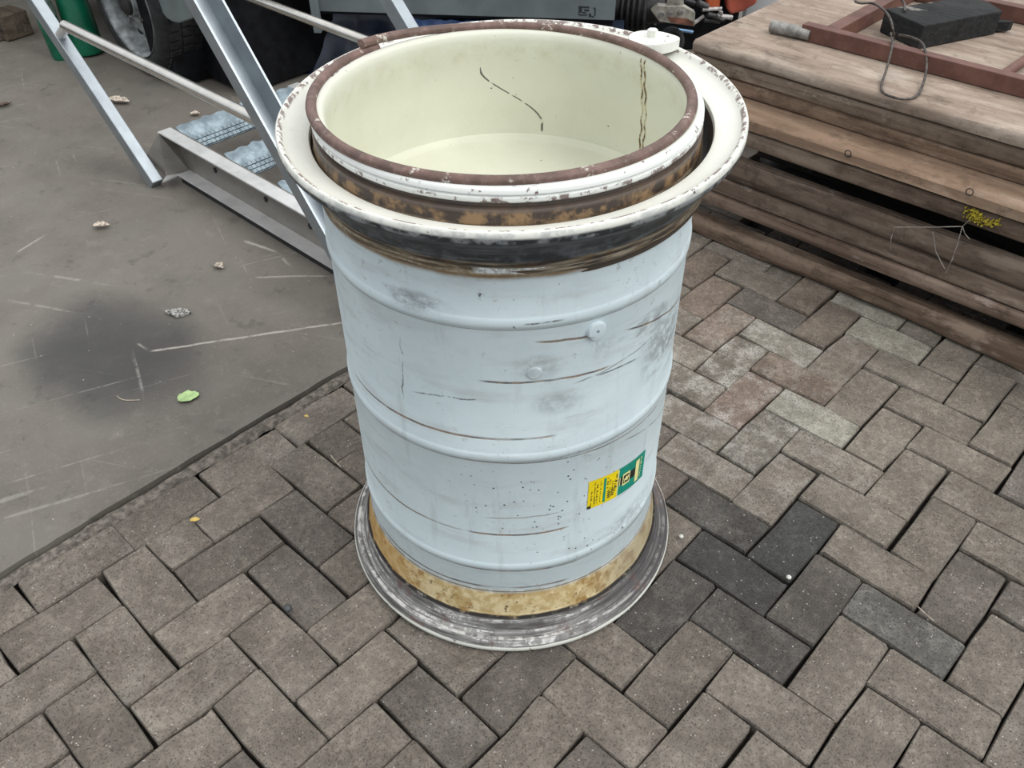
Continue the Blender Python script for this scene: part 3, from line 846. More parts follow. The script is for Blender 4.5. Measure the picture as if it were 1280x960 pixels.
# ================================================================== metal stair lying on the slab
stair = thing('metal_stair', 'galvanised steel stair flight lying on its side rails behind the drum', 'stair', (-1.5, .5, 0))
def sp(o):      # world coordinates into the stair's own frame
    return o
SO = Vector((-1.5, .5, 0))
def W(p): return Vector(p) - SO
def stringer(yw, sgn):
    """web plane at yw; flanges point along sgn*y. x from -2.33 to -.78"""
    b = MB(); t_ = .0055; h0, h1 = .028, .172; fl_ = .047
    xb = -2.314; xe = -2.374; xend = -.80
    web = [(xend, h0), (xb, h0), (xe, h1), (xend, h1)]
    P = [(a + 1.5, z) for a, z in web]
    y0 = yw - .5
    b.prism(P, y0, y0 + t_ * (-sgn), 'y', 1)
    # flanges as strips along the upper and the lower edge
    def strip(p0, p1, thick):
        (xa, za), (xb_, zb) = p0, p1
        d = Vector((xb_ - xa, 0, zb - za)).normalized(); n_ = Vector((-d.z, 0, d.x))
        if n_.z < 0: n_ = -n_
        A = Vector((xa + 1.5, y0, za)); B = Vector((xb_ + 1.5, y0, zb)); k = Vector((0, sgn * fl_, 0))
        q_ = [A, B, B + k, A + k]
        b.put(q_ + [p + n_ * thick for p in q_], [(0, 3, 2, 1), (4, 5, 6, 7), (0, 1, 5, 4), (1, 2, 6, 5), (2, 3, 7, 6), (3, 0, 4, 7)])
    strip((xe, h1), (xend, h1), -t_)
    strip((xb, h0), (xend, h0), t_)
    if sgn < 0:      # the end of the near rail is folded outwards to meet the post
        def plate(P, off, m_=0):
            P = [p - SO for p in P]; off = Vector(off); n_ = len(P)
            b.put(P + [p + off for p in P], [tuple(range(n_)), tuple(range(2 * n_ - 1, n_ - 1, -1))] + [(i, (i + 1) % n_, n_ + (i + 1) % n_, n_ + i) for i in range(n_)], m_)
        c1, c2 = Vector((xe, yw, h1)), Vector((xb, yw, h0))
        e1, e2, k1 = face(198, 167, .262), face(183, 194, .215), face(207, 220, .235)
        plate([c1, c2, k1, e2, e1], (0, .005, 0), 1)
        plate([c2, c2 + Vector((0, -fl_, 0)), face(203, 227, .19), k1], (0, 0, -.005))
        plate([c1, c1 + Vector((0, -fl_, 0)), e1], (0, 0, -.004))
    return b.build('stringer', ['stair_metal', 'stair_web'], stair)
s1 = stringer(.312, -1)
s2 = stringer(.800, 1)
# bolt heads and slotted holes in the near web
for x, z in ((-2.12, .10), (-1.83, .10), (-2.33, .125), (-1.60, .095)):
    b = MB(); b.prism([(.007 * math.cos(PI / 3 * k), .010 * math.sin(PI / 3 * k)) for k in range(6)], -.0035, .001, 'y')
    h = b.build('bolt', 'hub_dark', s1); h.location = W((x, .3105, z))
# flat plate joining post and web
b = MB(); q4 = [face(px, py, .276) - SO for px, py in ((184, 193), (194, 190), (210, 218), (200, 223))]
b.prism([(p.x, p.z) for p in q4], .276 - .5, .2845 - .5, 'y')
bp = b.build('end_plate', 'post_zinc', stair); bevel(bp, .0015)
for px, py in ((191.5, 195), (196, 207)):
    c = MB(); c.prism([(.0075 * math.cos(PI / 3 * k), .0075 * math.sin(PI / 3 * k)) for k in range(6)], -.005, .001, 'y')
    h = c.build('bolt', 'hub_dark', bp); h.location = face(px, py, .276) - SO
b = MB(); b.box(W((-1.555, .298, .0145)), (1.50, .054, .025)); b.build('rail_shade_strip', 'rubber', stair)  # black strip added as the shade under the near rail
# posts leaning 45 degrees along the flight
u45 = Vector((-.7071, 0, .7071)); n45 = Vector((.7071, 0, .7071))
def post_tube(name, xb, yw, length, wd=.056, dp=.040, z0=.0):
    b = MB(); p0 = W((xb, yw, z0)); p1 = p0 + u45 * length
    b.sweep([p0, p1], [(-dp / 2, -wd / 2), (dp / 2, -wd / 2), (dp / 2, wd / 2), (-dp / 2, wd / 2)], up=n45)
    o = b.build(name, 'post_zinc', stair); bevel(o, .003); return o
def post_channel(name, xb, yw, length, wd=.075, dp=.060, z0=.0):
    t_ = .006; b = MB(); p0 = W((xb, yw, z0)); p1 = p0 + u45 * length
    h, d = dp / 2, wd / 2
    b.sweep([p0, p1], [(-h, -d), (h, -d), (h, d), (h - t_, d), (h - t_, -d + t_), (-h + t_, -d + t_), (-h + t_, d * .2), (-h, d * .2)], up=n45)
    return b.build(name, 'post_zinc', stair)
YP = .195
def post_line(pa, pb, y):
    A = face(*pa, y); B = face(*pb, y); return A, (B - A).normalized()
A, u45 = post_line((196, 231), (43, 0), YP); n45 = Vector((u45.z, 0, -u45.x))
post_tube('post', A.x, YP, 1.35, .056, .040, A.z)
A2, u45 = post_line((338, 149), (255, 0), YP); n45 = Vector((u45.z, 0, -u45.x))
k2 = (A2.z - .07) / u45.z
post_channel('post', A2.x - u45.x * k2, YP, 1.30, z0=.07)
A3, u45 = post_line((511, 38), (489, 0), .838); n45 = Vector((u45.z, 0, -u45.x))
u45 = Vector((-.7071, 0, .7071)); n45 = Vector((.7071, 0, .7071)); k3 = (A3.z - .04) / u45.z
post_tube('post', A3.x - u45.x * k3, .838, 1.30, z0=.04)
# intermediate hand rails (round bar), with welded stub at the far post
def bar(name, pts, r, mat='rail_steel'):
    b = MB(); b.tube([W(p) for p in pts], r, 14); return b.build(name, mat, stair, smooth=True, ang=60)
Ra, Rb = face(81, 32, YP), face(328, 153, YP)
bar('handrail', [Ra, Rb], .0175)
bar('rail_stub', [Ra + Vector((.012, 0, 0)), face(74, 46, YP)], .0170, 'stair_metal')
bar('handrail', [(-2.63, .825, .445), (-1.52, .825, .445)], .0165)
# treads: serrated nosing plate above a strip of studs
def tread(x, last=False):
    b = MB(); n = 44; y0, y1 = -.180, .295
    rr = random.Random(int(-x * 100)); up_ = Vector((-.78, 0, .62)); vs = []
    base = W((x + .078, .5, .142)); base.y = 0
    for i in range(n + 1):
        y_ = y0 + (y1 - y0) * i / n
        top = .058 + .0055 * mnoise.noise(Vector((y_ * 34, x * 9, 0))) + .003 * math.sin(i * 1.3)
        wob = .003 * mnoise.noise(Vector((y_ * 20, 4, x)))
        for k in range(4):
            f = k / 3; p = base + up_ * (top * f) + Vector((.62, 0, .78)) * (wob + .008 * math.sin(f * PI))
            vs.append((p.x, y_, p.z))
    m_ = len(vs); off = Vector((-.62, 0, -.78)) * .004
    vs += [tuple(Vector(p) + off) for p in vs]
    fs = [(i * 4 + k, i * 4 + k + 1, (i + 1) * 4 + k + 1, (i + 1) * 4 + k) for i in range(n) for k in range(3)]
    fs += [tuple(m_ + q_ for q_ in reversed(f)) for f in fs]
    fs += [(i * 4 + k, (i + 1) * 4 + k, m_ + (i + 1) * 4 + k, m_ + i * 4 + k) for i in range(n) for k in (0, 3)]
    b.put(vs, fs); o = b.build('tread', 'zinc_tread', stair, smooth=True, ang=60)
    # grating strip below
    c = MB(); d_ = Vector((.80, 0, -.60)); nn = Vector((.60, 0, .80)); n2 = 26
    for row in range(3):
        for i in range(n2):
            y_ = y0 + .02 + (y1 - y0 - .04) * (i + .5 * (row % 2)) / n2
            p = base + d_ * (.007 + row * .0155) + nn * .002; p.y = y_
            M3 = Matrix((d_, (0, 1, 0), nn)).transposed()
            c.box(p, (.0125, .0150, .009), M3)
    for row in range(4):
        p = base + d_ * (-.001 + row * .0155) + nn * -.004; p.y = (y0 + y1) / 2
        c.box(p, (.002, y1 - y0, .006), Matrix((d_, (0, 1, 0), nn)).transposed())
    gr = c.build('grating', 'zinc_tread', o); gr['kind'] = 'stuff'
for k in range(6): tread(-2.385 + k * .298)

# ================================================================== stack of timber mats
def plank(name, x0, x1, y0, y1, z0, z1, mat, label, seed, rad=.008, wob=.004, cat='timber', tint=(1, 1, 1), nx=46):
    ox, oy, oz = (x0 + x1) / 2, (y0 + y1) / 2, (z0 + z1) / 2
    b = MB(); n = nx
    yb = y1; r_ = rad
    sec_ = [(y0, z0 + r_), (y0 - .0, z0 + (z1 - z0) * .5), (y0, z1 - r_), (y0 + r_ * .35, z1 - r_ * .35), (y0 + r_, z1), (y0 + (y1 - y0) * .35, z1), (y0 + (y1 - y0) * .7, z1), (yb, z1), (yb, z0), (y0 + r_, z0), (y0 + r_ * .35, z0 + r_ * .35)]
    k = len(sec_); vs = []
    for i in range(n + 1):
        x = x0 + (x1 - x0) * i / n
        for j, (yy, zz) in enumerate(sec_):
            a = mnoise.noise(Vector((x * 2.2, j * .9, seed))) * wob + mnoise.noise(Vector((x * 11, j * 1.7, seed + 9))) * wob * .5
            c_ = mnoise.noise(Vector((x * 2.0, j * .6, seed + 20))) * wob * .6
            if j in (8,): a = c_ = 0
            vs.append((x - ox, yy + a - oy, min(zz + c_, z1 + .001) - oz))
    fs = [(i * k + q_, i * k + (q_ + 1) % k, (i + 1) * k + (q_ + 1) % k, (i + 1) * k + q_) for i in range(n) for q_ in range(k)]
    fs += [tuple(range(k - 1, -1, -1)), tuple(n * k + q_ for q_ in range(k))]
    b.put(vs, fs)
    o = b.build(name, mat, None, (ox, oy, oz), smooth=True, ang=50)
    o.color = (*tint, 1)
    return tag(o, label, cat)
XR = 1.25
plank('timber_beam', -1.02, XR, 1.200, 1.245, .002, .062, 'wood_brown', 'worn brown bottom beam of the timber stack lying on the bricks', 1, .014, .010, tint=(1.15, 1.05, .95))
plank('timber_board', -1.00, XR, 1.200, 1.258, .118, .154, 'wood_brown', 'pinkish-brown board second from the ground, above the lowest dark gap', 2, .006, .004, tint=(1.25, 1.15, 1.1))
plank('timber_board', -1.01, XR, 1.212, 1.262, .156, .208, 'wood_brown', 'scuffed grey-brown board third from the ground with pale worn patches', 3, .008, .004, tint=(1.35, 1.3, 1.25))
plank('timber_beam', -.99, XR, 1.204, 1.236, .212, .284, 'wood_brown', 'dark thick beam fourth from the ground, just under the upper dark gap', 4, .018, .007, tint=(.85, .80, .76))
b5 = plank('timber_board', -1.00, XR, 1.200, 2.28, .335, .381, 'wood_brown', 'dark brown board over the upper dark gap with a yellow lichen patch', 5, .006, .004, tint=(1.05, .98, .92))
b6 = plank('timber_beam', -.98, XR, 1.196, 2.28, .383, .418, 'wood_pale', 'tan beam jutting out with a sunlit rounded upper edge, mid stack', 6, .030, .007, tint=(.78, .66, .555))
plank('timber_board', -.97, XR, 1.312, 2.28, .420, .460, 'wood_brown', 'reddish-brown board second below the pale top mat', 7, .006, .004, tint=(1.45, 1.28, 1.12))
plank('timber_board', -.965, XR, 1.304, 2.28, .462, .507, 'wood_brown', 'dark grey board directly below the pale top mat', 8, .010, .004, tint=(1.25, 1.22, 1.15))
plank('timber_mat', -.955, XR, 1.298, 2.36, .509, .546, 'wood_pale', 'wide pale weathered mat on top of the timber stack', 9, .010, .004, tint=(1, .98, .95))
# block added deep in the stack, shuts out light from behind
o = rnd_box('shade_block', (.14, 1.95, .168), (2.15, .30, .330), 'wood_dirty')
o.color = (.3, .3, .3, 1); tag(o, 'long dark block added under the timber stack to shut out light from behind', 'shade_block')
b = MB(); rr = random.Random(3)
for k in range(130):
    px, py = (rr.gauss(1219, 6), rr.gauss(268, 4.5)) if k < 75 else ((rr.gauss(1236, 7), rr.gauss(277, 2.6)) if k < 112 else (rr.gauss(1228, 13), rr.gauss(271, 5)))
    p_ = face(px, py, 1.2); r0 = rr.uniform(.0010, .0034)
    if not .338 < p_.z < .379: continue
    pg = [(p_.x + r0 * rr.uniform(.5, 1.3) * math.cos(a * PI / 3), p_.z + r0 * rr.uniform(.4, 1) * math.sin(a * PI / 3)) for a in range(6)]
    b.prism(pg, 1.1945 - .00002 * k, 1.204, 'y')
lp = b.build('lichen_patch', 'lichen', b5, origin=None); lp['kind'] = 'stuff'
lp.matrix_parent_inverse = Matrix.Translation(b5.location).inverted()
# rusty bolt rings on the mid-stack timbers
for px, py, yf, host in ((1060, 192, 1.194, 'b6'), (1212, 240, 1.197, 'b5')):
    c_ = face(px, py, yf); b = MB()
    b.lathe([(.0085 + .0014 * math.cos(2 * PI * k / 6), .0016 * math.sin(2 * PI * k / 6)) for k in range(6)], 20, T=Matrix.Translation(c_) @ Matrix.Rotation(R(90), 4, 'X'))
    h_ = b6 if c_.z > .382 else b5
    o = b.build('bolt_ring', 'hub_dark', h_); o.matrix_parent_inverse = Matrix.Translation(h_.location).inverted()
# dry cobweb strands over the stack's face
b = MB()
for pl in ([(1212, 275), (1203, 283), (1165, 284), (1118, 284), (1114, 298), (1113, 312)], [(1203, 283), (1197, 305), (1190, 325), (1182, 341)], [(1203, 283), (1206, 292), (1212, 299)], [(1166, 290), (1170, 315), (1181, 336)]):
    b.tube([face(*q_, 1.175 + .012 * (i % 2)) for i, q_ in enumerate(pl)], .0012, 5)
tag(b.build('cobweb', 'cobweb'), 'wispy dusty cobweb strands hanging over the dark gaps of the timber stack', 'cobweb')

# red steel frame on the mat ------------------------------------------------
ZT = .5475
fr = thing('steel_frame', 'red-brown square tube steel frame with pipe stub lying on the top mat', 'steel frame', (-.3, 1.7, ZT))
FO = Vector((-.3, 1.7, ZT))
def fbar(name, p0, p1, wd, ht, mat='red_oxide'):
    b = MB(); b.sweep([Vector(p0) - FO, Vector(p1) - FO], [(-wd / 2, -ht / 2), (wd / 2, -ht / 2), (wd / 2, ht / 2), (-wd / 2, ht / 2)])
    o = b.build(name, mat, fr); bevel(o, .002); return o
HT = .044; zc = ZT + HT / 2
fbar('frame_tube', (-.728, 1.522, zc), (1.2, 1.532, zc), .034, HT)
fbar('frame_tube', (-.648, 1.54, zc), (-.648, 2.066, zc), .040, HT)
fbar('frame_tube', (-.70, 2.085, zc), (1.2, 2.095, zc), .036, HT)
b = MB(); b.tube([Vector((-.185, 1.54, ZT + .013)) - FO, Vector((-.165, 2.07, ZT + .013)) - FO], .013, 12); b.build('round_bar', 'red_oxide', fr, smooth=True, ang=60)
b = MB(); b.tube([Vector((-.822, 1.502, ZT + .0175)) - FO, Vector((-.700, 1.515, ZT + .0175)) - FO], .0175, 18); b.build('pipe_stub', 'pipe_grey', fr, smooth=True, ang=60)
# black timber offcut
blk = MB(); z0, z1 = ZT, ZT + .066
basep = [(-.585, 1.722), (-.440, 1.655), (-.325, 1.930), (-.385, 1.985), (-.455, 1.990)]
blk.prism(basep, z0, z1, 'z')
bo = blk.build('timber_offcut', 'wood_black', origin=(-.45, 1.82, z0)); bevel(bo, .003); bo.color = (1, 1, 1, 1)
tag(bo, 'black timber offcut lying inside the red steel frame on the top mat', 'timber')
b = MB(); b.prism([(.0045 * math.cos(PI / 4 * k), .0045 * math.sin(PI / 4 * k)) for k in range(8)], -.002, .002, 'y')
h = b.build('nail_hole', 'hole_dark', bo); h.location = (.022, -.121, .034); h.rotation_euler = (0, 0, R(67))
b = MB(); b.prism([(-.335, 1.935), (-.305, 1.965), (-.300, 1.985), (-.345, 1.965)], z0 + .004, z0 + .03, 'z'); b.build('splinter', 'wood_black', bo, origin=None).location = -Vector((-.45, 1.82, z0))
# wire sling
b = MB()
loop = [(-.512, 1.655, .575), (-.505, 1.600, .592), (-.478, 1.545, .600), (-.455, 1.500, .592), (-.425, 1.420, .560), (-.400, 1.345, .551), (-.375, 1.300, .550), (-.345, 1.285, .551), (-.315, 1.292, .551), (-.300, 1.330, .551), (-.315, 1.400, .553), (-.345, 1.480, .575), (-.390, 1.545, .601), (-.440, 1.590, .598), (-.495, 1.640, .580)]
def catmull(P, n=8):
    P = [Vector(p) for p in P]; o_ = []
    for i in range(len(P) - 1):
        a, b_, c, d = P[max(i - 1, 0)], P[i], P[i + 1], P[min(i + 2, len(P) - 1)]
        for k in range(n):
            t_ = k / n
            o_.append(.5 * ((2 * b_) + (c - a) * t_ + (2 * a - 5 * b_ + 4 * c - d) * t_ ** 2 + (3 * b_ - a - 3 * c + d) * t_ ** 3))
    return o_ + [P[-1]]
b.tube(catmull(loop), .0034, 8)
loop2 = [ground(*q_) for q_ in ((1117, 50, .585), (1116, 36, .625), (1112, 22, .635), (1103, 11, .635), (1090, 4, .632), (1076, 4, .63), (1069, 1, .63), (1076, -4, .63), (1095, -6, .63), (1120, -4, .63), (1130, 4, .62), (1131, 14, .618))]
b.tube(catmull(loop2), .0034, 8)
wl = b.build('wire_sling', 'wire_steel', smooth=True, ang=70)
tag(wl, 'looped steel wire sling hanging over the front tube of the red frame', 'wire')

# ================================================================== background: car, trailer, machine, canisters
car = thing('car', 'grey-green vehicle with one wheel seen at the top left edge', 'vehicle', (-3.3, .68, 0))
wx = MB()
YT = Matrix.Translation((0, 0, .302)) @ Matrix.Rotation(R(90), 4, 'X')       # lathe axis -> -y (towards the viewer)
tyre = [(.212, -.19), (.235, -.20), (.270, -.195), (.292, -.175), (.300, -.150), (.300, -.04), (.292, -.015), (.272, .004), (.240, .008), (.222, .004), (.212, -.006)]
wx.lathe(tyre, 72, T=YT); tyo = wx.build('tyre', 'rubber', car, smooth=True, ang=40)
tr = MB()
for k in range(48):
    a = 2 * PI * k / 48
    for zz in (-.150, -.095, -.040):
        aa = a + (.03 if zz == -.095 else 0)
        M3 = Matrix.Rotation(aa, 3, 'Z'); p = Vector((.302 * math.cos(aa), .302 * math.sin(aa), zz))
        tr.box(p, (.008, .026, .044), M3)
for i in range(len(tr.v)): tr.v[i] = tuple(YT @ Vector(tr.v[i]))
to = tr.build('tread_blocks', 'rubber', tyo); to['kind'] = 'stuff'
rm = MB()
rim = [(.214, .006), (.216, .000), (.208, -.006), (.200, -.030), (.196, -.075), (.175, -.082), (.150, -.060), (.118, -.040), (.085, -.034), (.060, -.030), (.054, -.012), (.045, -.008), (.001, -.008), (.001, -.10), (.19, -.17), (.212, -.19)]
rm.lathe(rim, 72, T=YT); rmo = rm.build('rim', 'wheel_silver', car, smooth=True, ang=35)
for k in range(5):
    a = 2 * PI * k / 5 + .5; c = MB()
    c.prism([(.011 * math.cos(PI / 3 * q_), .011 * math.sin(PI / 3 * q_)) for q_ in range(6)], -.036, -.014, 'z', T=YT @ Matrix.Translation((.085 * math.cos(a), .085 * math.sin(a), 0)))
    c.build('wheel_nut', 'nut_steel', rmo)
for k in range(10):
    a = 2 * PI * k / 10; c = MB()
    c.prism([(.013 * math.cos(PI / 5 * q_), .020 * math.sin(PI / 5 * q_)) for q_ in range(10)], -.064, -.050, 'z', T=YT @ Matrix.Translation((.140 * math.cos(a), .140 * math.sin(a), 0)) @ Matrix.Rotation(a, 4, 'Z'))
    c.build('vent_slot', 'hole_dark', rmo)
hc = MB(); hc.lathe([(.048, -.012), (.046, .004), (.036, .010), (.001, .010)], 24, closed=False, T=YT); hc.build('hub_cap', 'hub_dark', rmo, smooth=True)
# wing behind the wheel arch with a rounded lower corner, dark underbody
bd = MB(); arc_ = [(.0 + .345 * math.cos(a), .302 + .345 * math.sin(a)) for a in [R(12 + 12 * i) for i in range(14)]]
body = [(.58, .372)] + [(.54, .360), (.46, .330), (.40, .308), (.35, .302), (.31, .306), (.28, .325), (.262, .352)] + [(x + .0, z) for x, z in arc_[1:]] + [(-.9, .36), (-1.3, .38), (-1.3, 1.0), (.58, 1.0)]
bd.prism(body, .015, .045, 'y')
bo_ = bd.build('body_side', 'body_grey', car); bevel(bo_, .006, 3)
ub = MB(); ub.box((-.50, .72, .62), (1.6, 1.2, .62)); ub.build('underbody', 'black_chassis', car)
ub = MB(); ub.box((.22, .47, .205), (.62, .62, .37)); ub.box((.16, .10, .20), (.20, .15, .36)); ub.build('under_car_shade', 'black_chassis', car)  # black boxes added as the deep shade under the car
ub = MB(); ub.box((-.05, .60, .30), (.10, 1.0, .10)); ub.build('axle', 'black_chassis', car)
rw = MB(); rw.lathe(tyre, 48, T=Matrix.Translation((0, 1.12, .302)) @ Matrix.Rotation(R(-90), 4, 'X')); rw.build('tyre', 'rubber', car, smooth=True, ang=40)

tl = thing('trailer', 'low flat trailer with grey side board standing behind the stair and drum', 'trailer', (-2.0, 1.63, 0), math.atan2(.493, .657))
# local x along the board, y away from the viewer
def tbox(name, c, size, mat, parent=None, bev=.003):
    return rnd_box(name, c, size, mat, parent or tl, bev)
pnl = tbox('side_board', (-.185, .0, .57), (1.18, .022, .53), 'alu_panel')
tbox('lower_rail', (-.185, .02, .300), (1.17, .05, .008), 'black_chassis', bev=.001)
tbox('chassis_rail', (.215, .03, .280), (.37, .05, .030), 'black_chassis')
tbox('edge_rail', (.27, -.004, .272), (.26, .03, .010), 'light_leg')
tbox('deck', (-.20, .55, .42), (1.2, 1.0, .20), 'black_chassis')
tbox('support_leg', (.215, .05, .13), (.022, .022, .25), 'light_leg')
tbox('support_leg', (.205, .30, .13), (.022, .022, .25), 'light_leg')
tbox('front_stay', (-.785, -.03, .40), (.030, .03, .34), 'alu_panel')
tbox('coupling', (-.90, -.03, .40), (.10, .05, .06), 'machine_dark')
dc = MB()
def dq(x0, z0, x1, z1):   # decal pixels on the 80 x 50 crop grid -> metres on the board
    k = .00168 * 1.45
    ux = lambda x: (x - 735) * k; uz = lambda z: (12 - z) * k * 1.3
    xa, xb, za, zb = ux(x0), ux(x1), uz(z1), uz(z0)
    dc.put([(xa, 0, za), (xb, 0, za), (xb, 0, zb), (xa, 0, zb)], [(0, 1, 2, 3)])
for q_ in ((723, 3.8, 729, 6), (723.5, 6, 728.5, 11.5), (729, 4, 740, 6), (732, 7.5, 740, 9.8), (729, 10.8, 735, 12.4), (723, 11.4, 724.5, 14.5), (724.5, 13.6, 735, 15), (740, 12, 743.5, 16), (735.5, 12.6, 737, 15.2), (744.5, 15, 748, 16.8), (748.5, 6, 750.5, 15), (746.5, 5, 749, 6.5), (741, 14.6, 744, 16.4)):
    dq(*q_)
dco = dc.build('lettering', 'decal_black', pnl); dco.location = (.478, -.0125, -.240); tag(dco, 'small black printed marks on the grey board')
# dark tarpaulin hanging under the trailer to the floor
def tarp(name, P, Q, z0, z1, mat, label, lean=.15, seed=0):
    b = MB(); n, m_ = 40, 8; P, Q = Vector(P), Vector(Q); d = (Q - P); nr = Vector((d.y, -d.x, 0)).normalized(); vs = []
    for i in range(n + 1):
        for j in range(m_ + 1):
            f = j / m_
            p = P + d * (i / n) + nr * (lean * (1 - f) ** 1.5 + .02 * mnoise.noise(Vector((i * .35, j * .4, seed))))
            vs.append((p.x, p.y, z0 + (z1 - z0) * f))
    fs = [(i * (m_ + 1) + j, (i + 1) * (m_ + 1) + j, (i + 1) * (m_ + 1) + j + 1, i * (m_ + 1) + j + 1) for i in range(n) for j in range(m_)]
    k = len(vs); vs += [(x + nr.x * -.003, y_ + nr.y * -.003, z) for x, y_, z in vs]; fs += [tuple(k + q_ for q_ in reversed(f)) for f in fs]
    b.put(vs, fs); return tag(b.build(name, mat, smooth=True, ang=60), label, 'tarpaulin')
tarp('tarpaulin', (-3.02, 1.18, 0), (-1.72, 2.00, 0), .004, .262, 'navy_tarp', 'dark navy tarpaulin hanging below the trailer board to the floor', .14, 1)

pA, pB = ground(505, 24, .27), ground(641, 27, .27)
tarp('tarpaulin', (pA.x, pA.y, 0), (pB.x, pB.y, 0), .15, .27, 'blue_tarp', 'bright blue tarpaulin corner tucked under the grey trailer board', .05, 5)

mc = thing('farm_machine', 'rusty farm machine with black coil spring and orange covers behind the drum', 'machine', (-1.55, 2.2, 0), math.atan2(.684, .729))
# local x = image right, local y = away
def mloc(px, py, back):      # helper: a point seen at px,py at local depth y=back
    d = RIGHT * ((px - 640) / 1078.93) + DOWN * ((py - 480) / 1078.93) + FWD
    ex = Vector((.729, .684, 0)).normalized(); ey = Vector((-.684, .729, 0)).normalized(); o0 = Vector((-1.55, 2.2, 0))
    k = (back - (CAM - o0).dot(ey)) / d.dot(ey); P = CAM + d * k - o0
    return Vector((P.dot(ex), back, P.z))
for i, px in enumerate((779, 786, 793, 800, 807)):
    c = mloc(px, 12, .12 - .01 * i); b = MB()
    T = Matrix.Translation(c) @ Matrix.Rotation(R(90), 4, 'Y') @ Matrix.Rotation(R(12), 4, 'X')
    b.lathe([(.075 + .011 * math.cos(2 * PI * k / 8), .009 * math.sin(2 * PI * k / 8)) for k in range(8)], 30, T=T)
    b.build('spring_coil', 'rubber', mc, smooth=True, ang=70)
c = mloc(793, 12, .12); b = MB(); b.tube([c + Vector((-.09, 0, 0)), c + Vector((.12, 0, 0))], .055, 16); b.build('spring_core', 'hub_dark', mc, smooth=True)
# steel bracket plate, hexagonal nose and rusty face
b = MB(); P = [mloc(x, y_, .0) for x, y_ in ((814, 14), (823, 6), (833, 7), (855, 7), (869, 15), (868, 33), (824, 27))]
b.prism([(p.x, p.z) for p in P], -.005, .03, 'y'); br = b.build('bracket_plate', 'rust_bracket', mc); bevel(br, .004)
b = MB(); P = [mloc(x, y_, -.006) for x, y_ in ((834, 21), (858, 23), (867, 27), (867.5, 32.6), (838, 28))]
b.prism([(p.x, p.z) for p in P], -.0075, -.004, 'y'); b.build('rust_streak', 'rust_red', br)
b = MB(); P = [mloc(x, y_, .01) for x, y_ in ((833, 8), (840, -30), (852, -30), (855, 8))]
b.prism([(p.x, p.z) for p in P], .005, .025, 'y'); b.build('bracket_arm', 'rust_bracket', mc)
for px, py, r_ in ((827, 18, .010), (837.5, 17, .008), (851, 15, .009)):
    c = mloc(px, py, -.01); b = MB(); b.prism([(r_ * math.cos(PI / 3 * k) + c.x, r_ * math.sin(PI / 3 * k) + c.z) for k in range(6)], -.018, -.004, 'y'); b.build('bolt', 'nut_steel', br)
# covers and levers; the bluish rod is a highlight painted as a part
b = MB(); P = [mloc(x, y_, .30) for x, y_ in ((905, -30), (952, -30), (945, 3), (928, 13), (912, 17), (908, 10))]
b.prism([(p.x, p.z) for p in P], .28, .36, 'y'); o = b.build('cover_panel', 'machine_red', mc); bevel(o, .012, 3)
b = MB(); P = [mloc(x, y_, .32) for x, y_ in ((886, -30), (903, -30), (899, 8), (882, 12))]
b.prism([(p.x, p.z) for p in P], .30, .38, 'y'); o = b.build('cover_panel', 'machine_orange', mc); bevel(o, .010, 3)
for (a, bb, r_, mat) in (((878, 12), (902, 11), .008, 'machine_pale'), ((884, 18), (906, 24), .012, 'machine_dark'), ((896, 20), (915, 22), .010, 'machine_pale'), ((880, 25), (900, 27), .009, 'machine_dark'), ((866, 30), (880, 20), .008, 'machine_pale'), ((838, 36), (866, 40), .007, 'machine_highlight'), ((803, 34), (818, 22), .010, 'machine_dark'), ((872, 3), (884, 9), .014, 'machine_dark'), ((856, 0), (868, 4), .010, 'machine_dark')):
    b = MB(); b.tube([mloc(*a, .15), mloc(*bb, .16)], r_, 10); b.build('lever_or_highlight_rod', mat, mc, smooth=True, ang=60)
for px, py, r_ in ((901, 16, .010), (903, 22, .012), (819, 29, .007)):
    c = mloc(px, py, .13); b = MB(); b.lathe([(.001, -r_), (r_ * .8, -r_ * .6), (r_, 0), (r_ * .8, r_ * .6), (.001, r_)], 14, closed=False, T=Matrix.Translation(c)); b.build('ball_joint', 'machine_pale', mc, smooth=True)
b = MB()                                                        # small idler wheel below
c = mloc(838, 52, .02); T = Matrix.Translation(c) @ Matrix.Rotation(R(75), 4, 'X')
b.lathe([(.045 + .014 * math.cos(2 * PI * k / 8), .016 * math.sin(2 * PI * k / 8)) for k in range(8)], 32, T=T); b.build('idler_tyre', 'rubber', mc, smooth=True, ang=70)
cb = mloc(835, 40, .35); rnd_box('chassis', (cb.x, .50, .20), (.62, .30, .395), 'black_chassis', mc, .01)

ws = thing('white_box', 'plain white box for an unclear pale patch far behind the timber stack', 'box', (-1.42, 3.02, 0), .3)  # simple shape for an unidentified pale patch
rnd_box('body', (0, 0, .16), (.55, .30, .29), 'white_sheet', ws, .02); rnd_box('lid', (0, 0, .315), (.57, .32, .022), 'white_sheet', ws, .008)

